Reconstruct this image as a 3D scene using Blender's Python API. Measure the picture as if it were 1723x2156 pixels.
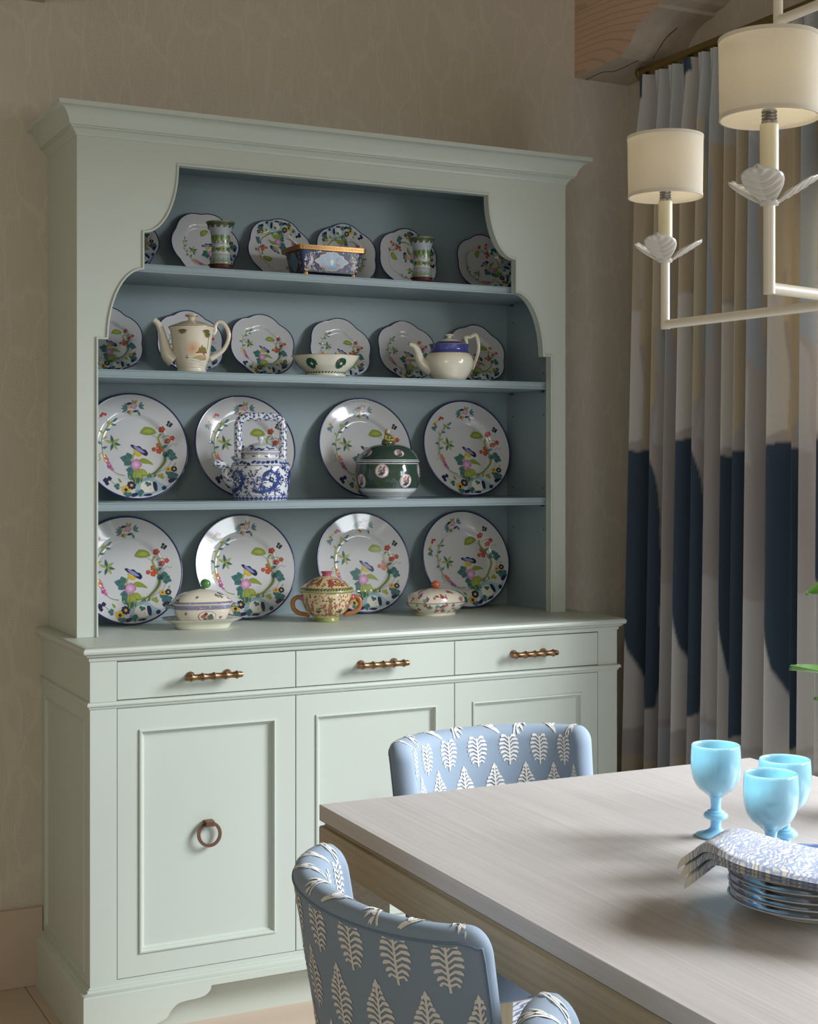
import bpy, bmesh, math, random
import numpy as np
from mathutils import Vector, Matrix
from mathutils.geometry import tessellate_polygon

# ------------------------------------------------------------------ clear
for o in list(bpy.data.objects): bpy.data.objects.remove(o, do_unlink=True)
scene = bpy.context.scene
COL = scene.collection
R_ = math.radians
PI = math.pi

# ------------------------------------------------------------------ camera
cam_d = bpy.data.cameras.new('camera'); cam = bpy.data.objects.new('camera', cam_d); COL.objects.link(cam)
cam.location = (-0.8632, -3.3212, 1.3384)
cam.rotation_euler = (R_(90), 0, R_(-26.865))
cam_d.sensor_fit = 'HORIZONTAL'; cam_d.sensor_width = 36.0
cam_d.lens = 3083.03 / 1723 * 36.0
cam_d.shift_y = -100.43 / 1723
cam_d.clip_start = 0.05
scene.camera = cam

# ------------------------------------------------------------------ colour management, sky, daylight
scene.view_settings.view_transform = 'Standard'
scene.view_settings.look = 'None'
scene.view_settings.exposure = 0.0
scene.view_settings.gamma = 1.0
scene.view_settings.use_curve_mapping = False

def lin(c):
    if isinstance(c, str):
        c = c.lstrip('#'); c = [int(c[i:i+2], 16) / 255 for i in (0, 2, 4)]
    return tuple((x / 12.92 if x <= .04045 else ((x + .055) / 1.055) ** 2.4) for x in c[:3]) + (1.0,)

world = bpy.data.worlds.new('world'); scene.world = world
world.use_nodes = True
wb = world.node_tree.nodes['Background']
wb.inputs['Color'].default_value = (1.0, 0.93, 0.78, 1)
wb.inputs['Strength'].default_value = 0.27

def area(name, loc, target, sx, sy, power, col, spread=180):
    l = bpy.data.lights.new(name, 'AREA'); l.shape = 'RECTANGLE'; l.size = sx; l.size_y = sy
    l.energy = power; l.color = col; l.spread = R_(spread)
    o = bpy.data.objects.new(name, l); COL.objects.link(o)
    o.location = loc
    d = Vector(target) - Vector(loc)
    o.rotation_euler = d.to_track_quat('-Z', 'Y').to_euler()
    return o
# daylight of the big window in the right wall
area('window_daylight', (3.8, -2.1, 2.7), (0.45, -0.35, 0.70), 2.6, 1.5, 600, (0.90, 0.935, 1.0))
area('window_daylight_low', (3.5, -4.5, 1.75), (0.45, 0.0, 0.75), 1.5, 1.1, 60, (0.87, 0.94, 1.0))
# daylight of the windows across the room, behind the camera
area('far_window_daylight', (-2.6, -5.2, 1.9), (0.7, 0.3, 1.2), 1.4, 1.6, 24, (1.0, 0.97, 0.92))

# ------------------------------------------------------------------ materials
MATS = {}
def nodes_of(name):
    m = bpy.data.materials.new(name); m.use_nodes = True
    nt = m.node_tree; b = nt.nodes['Principled BSDF']
    MATS[name] = m
    return m, nt, b
def N(nt, typ, **kw):
    n = nt.nodes.new(typ)
    for k, v in kw.items():
        if k == 'ins':
            for a, c in v.items(): n.inputs[a].default_value = c
        else: setattr(n, k, v)
    return n
def setin(b, **kw):
    for k, v in kw.items():
        b.inputs[k.replace('_', ' ')].default_value = v
def plain(name, col, rough=.5, metal=0, coat=0, spec=.5, var=0, vscale=12, bump=0, bscale=200, stretch=None, sheen=0):
    m, nt, b = nodes_of(name)
    c = lin(col)
    b.inputs['Base Color'].default_value = c; b.inputs['Roughness'].default_value = rough
    b.inputs['Metallic'].default_value = metal; b.inputs['Coat Weight'].default_value = coat
    b.inputs['Coat Roughness'].default_value = .05
    b.inputs['Specular IOR Level'].default_value = spec
    b.inputs['Sheen Weight'].default_value = sheen
    if var or bump:
        tc = N(nt, 'ShaderNodeTexCoord'); src = tc.outputs['Object']
        if stretch:
            mp = N(nt, 'ShaderNodeMapping'); mp.inputs['Scale'].default_value = stretch
            nt.links.new(src, mp.inputs['Vector']); src = mp.outputs['Vector']
        if var:
            no = N(nt, 'ShaderNodeTexNoise', ins={'Scale': vscale, 'Detail': 4.0})
            nt.links.new(src, no.inputs['Vector'])
            mx = N(nt, 'ShaderNodeMix', data_type='RGBA')
            mx.inputs[6].default_value = tuple(x * (1 - var) for x in c[:3]) + (1,)
            mx.inputs[7].default_value = tuple(min(1, x * (1 + var)) for x in c[:3]) + (1,)
            nt.links.new(no.outputs['Fac'], mx.inputs[0]); nt.links.new(mx.outputs[2], b.inputs['Base Color'])
        if bump:
            n2 = N(nt, 'ShaderNodeTexNoise', ins={'Scale': bscale, 'Detail': 3.0})
            nt.links.new(src, n2.inputs['Vector'])
            bp = N(nt, 'ShaderNodeBump', ins={'Strength': bump, 'Distance': .001})
            nt.links.new(n2.outputs['Fac'], bp.inputs['Height']); nt.links.new(bp.outputs['Normal'], b.inputs['Normal'])
    return m
def attr_mat(name, rough, coat=0, weave=0, spec=.5, transl=0):
    m, nt, b = nodes_of(name)
    at = N(nt, 'ShaderNodeAttribute', attribute_name='Col')
    nt.links.new(at.outputs['Color'], b.inputs['Base Color'])
    b.inputs['Roughness'].default_value = rough; b.inputs['Coat Weight'].default_value = coat
    b.inputs['Specular IOR Level'].default_value = spec
    if weave:
        tc = N(nt, 'ShaderNodeTexCoord'); mp = N(nt, 'ShaderNodeMapping', ins={'Scale': (300, 300, 900)})
        nt.links.new(tc.outputs['Object'], mp.inputs['Vector'])
        no = N(nt, 'ShaderNodeTexNoise', ins={'Scale': 1.0, 'Detail': 2.0}); nt.links.new(mp.outputs['Vector'], no.inputs['Vector'])
        mr = N(nt, 'ShaderNodeMapRange', ins={'To Min': 1 - weave, 'To Max': 1 + weave}); nt.links.new(no.outputs['Fac'], mr.inputs['Value'])
        hs = N(nt, 'ShaderNodeHueSaturation'); nt.links.new(at.outputs['Color'], hs.inputs['Color']); nt.links.new(mr.outputs['Result'], hs.inputs['Value'])
        nt.links.new(hs.outputs['Color'], b.inputs['Base Color'])
        if transl:
            tr = N(nt, 'ShaderNodeBsdfTranslucent'); nt.links.new(hs.outputs['Color'], tr.inputs['Color'])
            ms = N(nt, 'ShaderNodeMixShader', ins={'Fac': transl})
            nt.links.new(b.outputs['BSDF'], ms.inputs[1]); nt.links.new(tr.outputs['BSDF'], ms.inputs[2])
            nt.links.new(ms.outputs['Shader'], nt.nodes['Material Output'].inputs['Surface'])
    return m

def wallpaper(name, axis):
    m, nt, b = nodes_of(name)
    tc = N(nt, 'ShaderNodeTexCoord')
    sp = N(nt, 'ShaderNodeSeparateXYZ'); nt.links.new(tc.outputs['Object'], sp.inputs['Vector'])
    cb = N(nt, 'ShaderNodeCombineXYZ')
    nt.links.new(sp.outputs[axis], cb.inputs['X']); nt.links.new(sp.outputs['Z'], cb.inputs['Y'])
    # leaf-shaped cells
    mp = N(nt, 'ShaderNodeMapping', ins={'Scale': (13.0, 4.6, 1)}); nt.links.new(cb.outputs[0], mp.inputs['Vector'])
    nz = N(nt, 'ShaderNodeTexNoise', ins={'Scale': 1.4, 'Detail': 2.0}); nt.links.new(mp.outputs[0], nz.inputs['Vector'])
    va = N(nt, 'ShaderNodeVectorMath', operation='MULTIPLY_ADD'); va.inputs[1].default_value = (1.3, .7, 0)
    nt.links.new(nz.outputs['Color'], va.inputs[0]); nt.links.new(mp.outputs[0], va.inputs[2])
    vo = N(nt, 'ShaderNodeTexVoronoi', feature='F1', ins={'Scale': 1.0}); nt.links.new(va.outputs[0], vo.inputs['Vector'])
    ve = N(nt, 'ShaderNodeTexVoronoi', feature='DISTANCE_TO_EDGE', ins={'Scale': 1.0}); nt.links.new(va.outputs[0], ve.inputs['Vector'])
    # chevron hatching whose direction depends on the cell
    sc = N(nt, 'ShaderNodeSeparateColor'); nt.links.new(vo.outputs['Color'], sc.inputs['Color'])
    ang = N(nt, 'ShaderNodeMath', operation='MULTIPLY_ADD'); ang.inputs[1].default_value = 1.9; ang.inputs[2].default_value = -.95
    nt.links.new(sc.outputs[0], ang.inputs[0])
    rot = N(nt, 'ShaderNodeVectorRotate', rotation_type='Z_AXIS'); nt.links.new(cb.outputs[0], rot.inputs['Vector']); nt.links.new(ang.outputs[0], rot.inputs['Angle'])
    s2 = N(nt, 'ShaderNodeSeparateXYZ'); nt.links.new(rot.outputs[0], s2.inputs[0])
    pp = N(nt, 'ShaderNodeMath', operation='PINGPONG'); pp.inputs[1].default_value = .010; nt.links.new(s2.outputs['X'], pp.inputs[0])
    ad = N(nt, 'ShaderNodeMath', operation='ADD'); nt.links.new(pp.outputs[0], ad.inputs[0]); nt.links.new(s2.outputs['Y'], ad.inputs[1])
    ml = N(nt, 'ShaderNodeMath', operation='MULTIPLY'); ml.inputs[1].default_value = 2 * PI / .0058; nt.links.new(ad.outputs[0], ml.inputs[0])
    sn = N(nt, 'ShaderNodeMath', operation='SINE'); nt.links.new(ml.outputs[0], sn.inputs[0])
    mk = N(nt, 'ShaderNodeMapRange', ins={'From Min': .015, 'From Max': .07}); nt.links.new(ve.outputs['Distance'], mk.inputs['Value'])
    gt = N(nt, 'ShaderNodeMapRange', ins={'From Min': .25, 'From Max': .3}); nt.links.new(sc.outputs[1], gt.inputs['Value'])
    m1 = N(nt, 'ShaderNodeMath', operation='MULTIPLY'); nt.links.new(mk.outputs[0], m1.inputs[0]); nt.links.new(gt.outputs[0], m1.inputs[1])
    m2 = N(nt, 'ShaderNodeMath', operation='MULTIPLY_ADD'); m2.inputs[1].default_value = .5; m2.inputs[2].default_value = .5; nt.links.new(sn.outputs[0], m2.inputs[0])
    m3 = N(nt, 'ShaderNodeMath', operation='MULTIPLY'); nt.links.new(m1.outputs[0], m3.inputs[0]); nt.links.new(sn.outputs[0], m3.inputs[1])
    m4 = N(nt, 'ShaderNodeMath', operation='MULTIPLY_ADD'); m4.inputs[1].default_value = .5; m4.inputs[2].default_value = .15; nt.links.new(m3.outputs[0], m4.inputs[0])
    m5 = N(nt, 'ShaderNodeMath', operation='MULTIPLY_ADD'); m5.inputs[1].default_value = .16; nt.links.new(mk.outputs[0], m5.inputs[0]); nt.links.new(m4.outputs[0], m5.inputs[2])
    ln = N(nt, 'ShaderNodeTexNoise', ins={'Scale': 1.0, 'Detail': 2.0}); mp2 = N(nt, 'ShaderNodeMapping', ins={'Scale': (420, 14, 1)}); nt.links.new(cb.outputs[0], mp2.inputs[0]); nt.links.new(mp2.outputs[0], ln.inputs['Vector'])
    m6 = N(nt, 'ShaderNodeMath', operation='MULTIPLY_ADD'); m6.inputs[1].default_value = .5; nt.links.new(ln.outputs['Fac'], m6.inputs[0]); nt.links.new(m5.outputs[0], m6.inputs[2])
    mx = N(nt, 'ShaderNodeMix', data_type='RGBA'); mx.inputs[6].default_value = lin('#ded7c7'); mx.inputs[7].default_value = lin('#bab09d')
    nt.links.new(m6.outputs[0], mx.inputs[0]); nt.links.new(mx.outputs[2], b.inputs['Base Color'])
    b.inputs['Roughness'].default_value = .75; b.inputs['Specular IOR Level'].default_value = .25
    return m

def wood(name, c1, c2, scale, ring=False, rough=.5, fine=1.0):
    m, nt, b = nodes_of(name)
    tc = N(nt, 'ShaderNodeTexCoord'); mp = N(nt, 'ShaderNodeMapping', ins={'Scale': scale}); nt.links.new(tc.outputs['Object'], mp.inputs['Vector'])
    n1 = N(nt, 'ShaderNodeTexNoise', ins={'Scale': fine, 'Detail': 5.0, 'Roughness': .65}); nt.links.new(mp.outputs[0], n1.inputs['Vector'])
    fac = n1.outputs['Fac']
    if ring:
        w = N(nt, 'ShaderNodeTexWave', wave_type='RINGS', rings_direction='SPHERICAL', ins={'Scale': 2.0, 'Distortion': 3.5, 'Detail': 2.0, 'Detail Scale': .8}); nt.links.new(mp.outputs[0], w.inputs['Vector'])
        rp = N(nt, 'ShaderNodeMapRange', ins={'From Min': 0.0, 'From Max': .22}); nt.links.new(w.outputs['Fac'], rp.inputs['Value'])
        mm = N(nt, 'ShaderNodeMath', operation='MULTIPLY_ADD'); mm.inputs[1].default_value = .7; nt.links.new(rp.outputs[0], mm.inputs[0])
        m5 = N(nt, 'ShaderNodeMath', operation='MULTIPLY'); m5.inputs[1].default_value = .3; nt.links.new(n1.outputs['Fac'], m5.inputs[0]); nt.links.new(m5.outputs[0], mm.inputs[2])
        fac = mm.outputs[0]
    cr = N(nt, 'ShaderNodeMapRange', ins={'From Min': .3, 'From Max': .7}); nt.links.new(fac, cr.inputs['Value'])
    mx = N(nt, 'ShaderNodeMix', data_type='RGBA'); mx.inputs[6].default_value = lin(c1); mx.inputs[7].default_value = lin(c2)
    nt.links.new(cr.outputs[0], mx.inputs[0]); nt.links.new(mx.outputs[2], b.inputs['Base Color'])
    bp = N(nt, 'ShaderNodeBump', ins={'Strength': .12, 'Distance': .001}); nt.links.new(fac, bp.inputs['Height']); nt.links.new(bp.outputs[0], b.inputs['Normal'])
    b.inputs['Roughness'].default_value = rough
    return m

SAGE = plain('sage_paint', '#c0c8bc', .38, bump=.03, bscale=60)
BLUE = plain('interior_paint', '#8a9ca0', .42, bump=.03, bscale=60)
WALLB = wallpaper('wallpaper_back', 'X'); WALLR = wallpaper('wallpaper_right', 'Y')
STONE = plain('limestone', '#c8b5a1', .45, var=.06, vscale=6, bump=.05, bscale=90)
GROUT = plain('grout', '#b9a588', .8)
PLASTER = plain('ceiling_plaster', '#cfc6b4', .8)
BRONZE = plain('aged_bronze', '#8f7052', .38, metal=1, var=.12, vscale=90)
DKBRONZE = plain('dark_bronze', '#7d5f4b', .42, metal=.9, var=.12, vscale=90)
BRASS = plain('antique_brass', '#8d7a4c', .34, metal=1)
STEEL = plain('steel_pin', '#8f8f8c', .3, metal=1)
HOLE = plain('pin_hole', '#1c1e1e', .9)
TABLE = wood('cerused_oak_top', '#bbb5af', '#ccc7c2', (170, 2.2, 170), rough=.28)
TABLES = wood('cerused_oak_side', '#9d8f74', '#b5a78c', (150, 3, 150), rough=.5)
OAKLEG = wood('oak_leg', '#b8a57e', '#cbb992', (120, 120, 6), rough=.5)
CEDARF = wood('pink_cedar_face', '#bd9d84', '#cfb096', (3, 2.2, 9), ring=True, rough=.6)
CEDARU = wood('weathered_cedar', '#b3a591', '#c3b5a1', (26, 3, 26), rough=.7)
PORC = plain('porcelain', '#d0d0d0', .10, coat=.6)
CREAM = plain('cream_ware', '#ded6c2', .16, coat=.5)
IVORY = plain('ivory_ware', '#e0dcc8', .12, coat=.6)
PAINT = attr_mat('painted_glaze', .12, coat=.6)
ENAMEL = attr_mat('painted_enamel', .3, coat=.3)
GOLD = plain('gilt', '#b98a4a', .35, metal=.8)
RIMBLUE = plain('navy_rim', '#2b3160', .15, coat=.5)
ROSEWOOD = plain('carved_rosewood', '#4a2622', .4, var=.2, vscale=60)
GREENW = plain('green_glaze', '#33493c', .12, coat=.6)
BANDBLUE = plain('cobalt_band', '#414a90', .2, coat=.5, var=.1, vscale=80)
PALEGREY = plain('grey_crackle', '#9aa3a8', .25, coat=.4, var=.15, vscale=300)
BWGLAZE = plain('blue_white_ground', '#dde1e2', .1, coat=.6)
OPAL = plain('opaline_glass', '#93c8e3', .08, coat=.5)
setin(MATS['opaline_glass'].node_tree.nodes['Principled BSDF'], Subsurface_Weight=.6, Subsurface_Radius=(.012, .02, .025), Subsurface_Scale=1.0)
PLASTERW = plain('plaster_white', '#ddd6c4', .35, bump=.25, bscale=110)
CANDLE = plain('candle_sleeve', '#d9cfae', .4)
SHADE = plain('linen_shade', '#d8cfbb', .8, bump=.15, bscale=700)
LEAFCL = plain('plaster_leaf', '#cbc8c0', .2, coat=.3)
FABRIC = plain('blue_linen', '#8496a7', .8, var=.05, vscale=400, bump=.2, bscale=900, sheen=.1)
FERN = plain('fern_print', '#e2dfd6', .8)
PIPING = plain('piping_blue', '#6c8299', .8)
LINEN = attr_mat('curtain_linen', .85, weave=.16, spec=.1, transl=.22)
GREENLEAF = plain('leaf_green', '#55802f', .3, coat=.3, var=.15, vscale=40)
STEMG = plain('stem_green', '#5c6a35', .5)
NAVYPL = plain('dinner_plate_body', '#cfcdc8', .08, coat=.7)
PLRIM = plain('periwinkle_rim', '#6f83b8', .12, coat=.5)

def napkin_mat():
    m, nt, b = nodes_of('printed_napkin')
    tc = N(nt, 'ShaderNodeTexCoord')
    mp = N(nt, 'ShaderNodeMapping', ins={'Scale': (75, 75, 75)}); nt.links.new(tc.outputs['UV'], mp.inputs['Vector'])
    nz = N(nt, 'ShaderNodeTexNoise', ins={'Scale': .35, 'Detail': 2.0}); nt.links.new(mp.outputs[0], nz.inputs['Vector'])
    va = N(nt, 'ShaderNodeVectorMath', operation='MULTIPLY_ADD'); va.inputs[1].default_value = (2.2, 2.2, 0)
    nt.links.new(nz.outputs['Color'], va.inputs[0]); nt.links.new(mp.outputs[0], va.inputs[2])
    ve = N(nt, 'ShaderNodeTexVoronoi', feature='DISTANCE_TO_EDGE', ins={'Scale': .9}); nt.links.new(va.outputs[0], ve.inputs['Vector'])
    wv = N(nt, 'ShaderNodeTexWave', ins={'Scale': .55, 'Distortion': 9.0, 'Detail': 2.0}); nt.links.new(va.outputs[0], wv.inputs['Vector'])
    r1 = N(nt, 'ShaderNodeMapRange', ins={'From Min': .0, 'From Max': .14, 'To Min': 1.0, 'To Max': 0.0}); nt.links.new(ve.outputs['Distance'], r1.inputs['Value'])
    r2 = N(nt, 'ShaderNodeMapRange', ins={'From Min': .62, 'From Max': .8}); nt.links.new(wv.outputs['Fac'], r2.inputs['Value'])
    mxx = N(nt, 'ShaderNodeMath', operation='MAXIMUM'); nt.links.new(r1.outputs[0], mxx.inputs[0]); nt.links.new(r2.outputs[0], mxx.inputs[1])
    # plain hem with two stripes near the short end (U small)
    sp = N(nt, 'ShaderNodeSeparateXYZ'); nt.links.new(tc.outputs['UV'], sp.inputs[0])
    hem = N(nt, 'ShaderNodeMapRange', ins={'From Min': .034, 'From Max': .036}); nt.links.new(sp.outputs['X'], hem.inputs['Value'])
    mu = N(nt, 'ShaderNodeMath', operation='MULTIPLY'); nt.links.new(mxx.outputs[0], mu.inputs[0]); nt.links.new(hem.outputs[0], mu.inputs[1])
    st = N(nt, 'ShaderNodeMath', operation='PINGPONG'); st.inputs[1].default_value = .004; nt.links.new(sp.outputs['X'], st.inputs[0])
    s1 = N(nt, 'ShaderNodeMapRange', ins={'From Min': .0008, 'From Max': .0003}); nt.links.new(st.outputs[0], s1.inputs['Value'])
    s0 = N(nt, 'ShaderNodeMapRange', ins={'From Min': .018, 'From Max': .019}); nt.links.new(sp.outputs['X'], s0.inputs['Value'])
    s3 = N(nt, 'ShaderNodeMath', operation='SUBTRACT'); s3.inputs[0].default_value = 1; nt.links.new(hem.outputs[0], s3.inputs[1])
    s4 = N(nt, 'ShaderNodeMath', operation='MULTIPLY'); nt.links.new(s0.outputs[0], s4.inputs[0]); nt.links.new(s3.outputs[0], s4.inputs[1])
    s5 = N(nt, 'ShaderNodeMath', operation='MULTIPLY'); nt.links.new(s4.outputs[0], s5.inputs[0]); nt.links.new(s1.outputs[0], s5.inputs[1])
    tot = N(nt, 'ShaderNodeMath', operation='MAXIMUM'); nt.links.new(mu.outputs[0], tot.inputs[0]); nt.links.new(s5.outputs[0], tot.inputs[1])
    mx = N(nt, 'ShaderNodeMix', data_type='RGBA'); mx.inputs[6].default_value = lin('#e2dccb'); mx.inputs[7].default_value = lin('#8fa0c0')
    nt.links.new(tot.outputs[0], mx.inputs[0]); nt.links.new(mx.outputs[2], b.inputs['Base Color'])
    b.inputs['Roughness'].default_value = .85
    return m
NAPKIN = napkin_mat()
def rug_mat():
    m, nt, b = nodes_of('rug_pile')
    tc = N(nt, 'ShaderNodeTexCoord'); mp = N(nt, 'ShaderNodeMapping', ins={'Scale': (18, 46, 18), 'Rotation': (0, 0, .6)}); nt.links.new(tc.outputs['Object'], mp.inputs[0])
    wv = N(nt, 'ShaderNodeTexWave', ins={'Scale': .7, 'Distortion': 7.0, 'Detail': 3.0}); nt.links.new(mp.outputs[0], wv.inputs[0])
    r = N(nt, 'ShaderNodeMapRange', ins={'From Min': .6, 'From Max': .72}); nt.links.new(wv.outputs['Fac'], r.inputs['Value'])
    mx = N(nt, 'ShaderNodeMix', data_type='RGBA'); mx.inputs[6].default_value = lin('#c9cad0'); mx.inputs[7].default_value = lin('#6d7b98')
    nt.links.new(r.outputs[0], mx.inputs[0]); nt.links.new(mx.outputs[2], b.inputs['Base Color']); b.inputs['Roughness'].default_value = .95
    return m
RUG = rug_mat()
def glass_mat():
    m, nt, b = nodes_of('window_glass')
    b.inputs['Roughness'].default_value = 0; b.inputs['Transmission Weight'].default_value = 1; b.inputs['IOR'].default_value = 1.01
    b.inputs['Specular IOR Level'].default_value = .3
    return m
GLASS = glass_mat()
WINPAINT = plain('window_frame_paint', '#d6d0c2', .4)

# ------------------------------------------------------------------ mesh helpers
def tag(o, label=None, cat=None, group=None, kind=None):
    if label: o['label'] = label
    if cat: o['category'] = cat
    if group: o['group'] = group
    if kind: o['kind'] = kind
    return o
def empty(name, loc=(0, 0, 0), rz=0, label=None, cat=None, group=None):
    o = bpy.data.objects.new(name, None); COL.objects.link(o); o.location = loc; o.rotation_euler = (0, 0, rz)
    o.empty_display_size = .05
    return tag(o, label, cat, group)
def copy_tree(o, parent=None):
    c = o.copy(); COL.objects.link(c); c.parent = parent
    for ch in [x for x in bpy.data.objects if x.parent == o]: copy_tree(ch, c)
    return c
def catmull(pts, n=6, closed=False):
    P = [Vector(p) for p in pts]
    if len(P) < 3: return P
    out = []; L = len(P); rng = L if closed else L - 1
    for i in range(rng):
        if closed: a, b, c, d = P[(i-1) % L], P[i], P[(i+1) % L], P[(i+2) % L]
        else:
            b, c = P[i], P[i+1]
            a = P[i-1] if i else b * 2 - c
            d = P[i+2] if i + 2 < L else c * 2 - b
        for k in range(n):
            t = k / n
            out.append(.5 * ((2 * b) + (c - a) * t + (2 * a - 5 * b + 4 * c - d) * t * t + (3 * b - a - 3 * c + d) * t ** 3))
    if not closed: out.append(P[-1])
    return out

class MB:
    def __init__(s): s.v = []; s.f = []
    def add(s, verts, faces):
        k = len(s.v); s.v += [tuple(p) for p in verts]; s.f += [tuple(i + k for i in f) for f in faces]; return s
    def box(s, x0, x1, y0, y1, z0, z1):
        return s.add([(x0, y0, z0), (x1, y0, z0), (x1, y1, z0), (x0, y1, z0), (x0, y0, z1), (x1, y0, z1), (x1, y1, z1), (x0, y1, z1)],
                     [(0, 3, 2, 1), (4, 5, 6, 7), (0, 1, 5, 4), (1, 2, 6, 5), (2, 3, 7, 6), (3, 0, 4, 7)])
    def prism(s, poly, fn, d0, d1):
        """2D polygon extruded between depths d0 and d1, fn(a, b, d) -> 3D"""
        n = len(poly)
        s.add([fn(a, b, d0) for a, b in poly] + [fn(a, b, d1) for a, b in poly],
              [tuple(range(n)), tuple(reversed(range(n, 2 * n)))] + [(i, i + n, (i + 1) % n + n, (i + 1) % n) for i in range(n)])
        return s
    def lathe(s, prof, n=48, sx=1, sy=1, shape=None, cx=0, cy=0, cz=0):
        vs = []; rings = []
        for (r, z) in prof:
            if abs(r) < 1e-7:
                rings.append([len(vs)]); vs.append((cx, cy, cz + z))
            else:
                ring = []
                for i in range(n):
                    a = 2 * PI * i / n; k = shape(a, r, z) if shape else 1
                    ring.append(len(vs)); vs.append((cx + r * k * sx * math.cos(a), cy + r * k * sy * math.sin(a), cz + z))
                rings.append(ring)
        fs = []
        for A, B in zip(rings, rings[1:]):
            for i in range(n):
                j = (i + 1) % n
                if len(A) == 1 and len(B) == 1: continue
                if len(A) == 1: fs.append((A[0], B[j], B[i]))
                elif len(B) == 1: fs.append((A[i], A[j], B[0]))
                else: fs.append((A[i], A[j], B[j], B[i]))
        return s.add(vs, fs)
    def tube(s, pts, rad, n=12, cap=True, flat=1.0, up=None):
        P = [Vector(p) for p in pts]; L = len(P)
        rr = rad if isinstance(rad, (list, tuple)) else [rad] * L
        if len(rr) != L: rr = list(np.interp(np.linspace(0, 1, L), np.linspace(0, 1, len(rr)), rr))
        T = []
        for i in range(L):
            t = (P[min(i + 1, L - 1)] - P[max(i - 1, 0)]); T.append(t.normalized())
        nrm = Vector(up) if up else (Vector((0, 0, 1)) if abs(T[0].z) < .9 else Vector((0, 1, 0)))
        nrm = (nrm - T[0] * nrm.dot(T[0])).normalized()
        vs = []; fs = []
        for i in range(L):
            nrm = (nrm - T[i] * nrm.dot(T[i])).normalized(); b = T[i].cross(nrm)
            for k in range(n):
                a = 2 * PI * k / n
                vs.append(P[i] + nrm * (math.cos(a) * rr[i] * flat) + b * (math.sin(a) * rr[i]))
        for i in range(L - 1):
            for k in range(n):
                fs.append((i * n + k, i * n + (k + 1) % n, (i + 1) * n + (k + 1) % n, (i + 1) * n + k))
        if cap: fs += [tuple(reversed(range(n))), tuple(range((L - 1) * n, L * n))]
        return s.add(vs, fs)
    def sweep(s, path, prof, fn, closed=False, caps=True):
        """profile (offset to the left of travel, c) swept with mitres along the 2D path; fn(a, b, c)"""
        P = [Vector((p[0], p[1])) for p in path]; L = len(P); m = len(prof); vs = []; fs = []
        for i in range(L):
            if closed or 0 < i < L - 1:
                d0 = (P[i] - P[i - 1]).normalized(); d1 = (P[(i + 1) % L] - P[i]).normalized()
            elif i == 0: d0 = d1 = (P[1] - P[0]).normalized()
            else: d0 = d1 = (P[-1] - P[-2]).normalized()
            n0 = Vector((-d0.y, d0.x)); n1 = Vector((-d1.y, d1.x)); mi = (n0 + n1)
            mi = mi.normalized(); mi = mi / max(.3, mi.dot(n0))
            for (o, c) in prof: vs.append(fn(P[i].x + mi.x * o, P[i].y + mi.y * o, c))
        for i in range(L if closed else L - 1):
            j = (i + 1) % L
            for k in range(m - 1): fs.append((i * m + k, i * m + k + 1, j * m + k + 1, j * m + k))
        if caps and not closed: fs += [tuple(range(m)), tuple(reversed(range((L - 1) * m, L * m)))]
        return s.add(vs, fs)
    def rings(s, a0, a1, b0, b1, rings, fn, back=None):
        """nested rectangles [(inset, depth)...] bridged into a panel; fn(a, b, depth)"""
        vs = []; fs = []
        if back is not None: rings = [(0, back)] + rings
        for ins, d in rings:
            vs += [fn(a0 + ins, b0 + ins, d), fn(a1 - ins, b0 + ins, d), fn(a1 - ins, b1 - ins, d), fn(a0 + ins, b1 - ins, d)]
        for r in range(len(rings) - 1):
            for k in range(4): fs.append((r * 4 + k, r * 4 + (k + 1) % 4, r * 4 + 4 + (k + 1) % 4, r * 4 + 4 + k))
        q = (len(rings) - 1) * 4
        fs.append((q, q + 1, q + 2, q + 3))
        if back is not None: fs.append((3, 2, 1, 0))
        return s.add(vs, fs)
    def grid(s, nu, nv, fn, wrap=False):
        vs = [fn(i / (nu if wrap else nu - 1), j / (nv - 1)) for j in range(nv) for i in range(nu)]
        fs = []
        for j in range(nv - 1):
            for i in range(nu if wrap else nu - 1):
                k = (i + 1) % nu
                fs.append((j * nu + i, j * nu + k, (j + 1) * nu + k, (j + 1) * nu + i))
        return s.add(vs, fs)
    def build(s, name, mat, parent=None, smooth=False, bevel=0, auto=None, loc=None, fix=True, merge=0):
        me = bpy.data.meshes.new(name); me.from_pydata(s.v, [], s.f); me.update()
        if fix or bevel or merge:
            bm = bmesh.new(); bm.from_mesh(me)
            if merge: bmesh.ops.remove_doubles(bm, verts=bm.verts, dist=merge)
            bmesh.ops.recalc_face_normals(bm, faces=bm.faces)
            if bevel:
                ed = [e for e in bm.edges if len(e.link_faces) == 2 and e.calc_face_angle(0) > .6]
                bmesh.ops.bevel(bm, geom=ed, offset=bevel, segments=2, affect='EDGES', profile=.5, clamp_overlap=True)
            bm.to_mesh(me); bm.free()
        if smooth or auto:
            me.polygons.foreach_set('use_smooth', [True] * len(me.polygons))
            if auto is not None: me.set_sharp_from_angle(angle=R_(auto))
        for m in (mat if isinstance(mat, (list, tuple)) else [mat]): me.materials.append(m)
        o = bpy.data.objects.new(name, me); COL.objects.link(o)
        if parent: o.parent = parent
        if loc: o.location = loc
        return o
XYZ = lambda a, b, c: (a, b, c)
XZ = lambda a, b, c: (a, c, b)      # a = x, b = z, c = y

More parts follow.
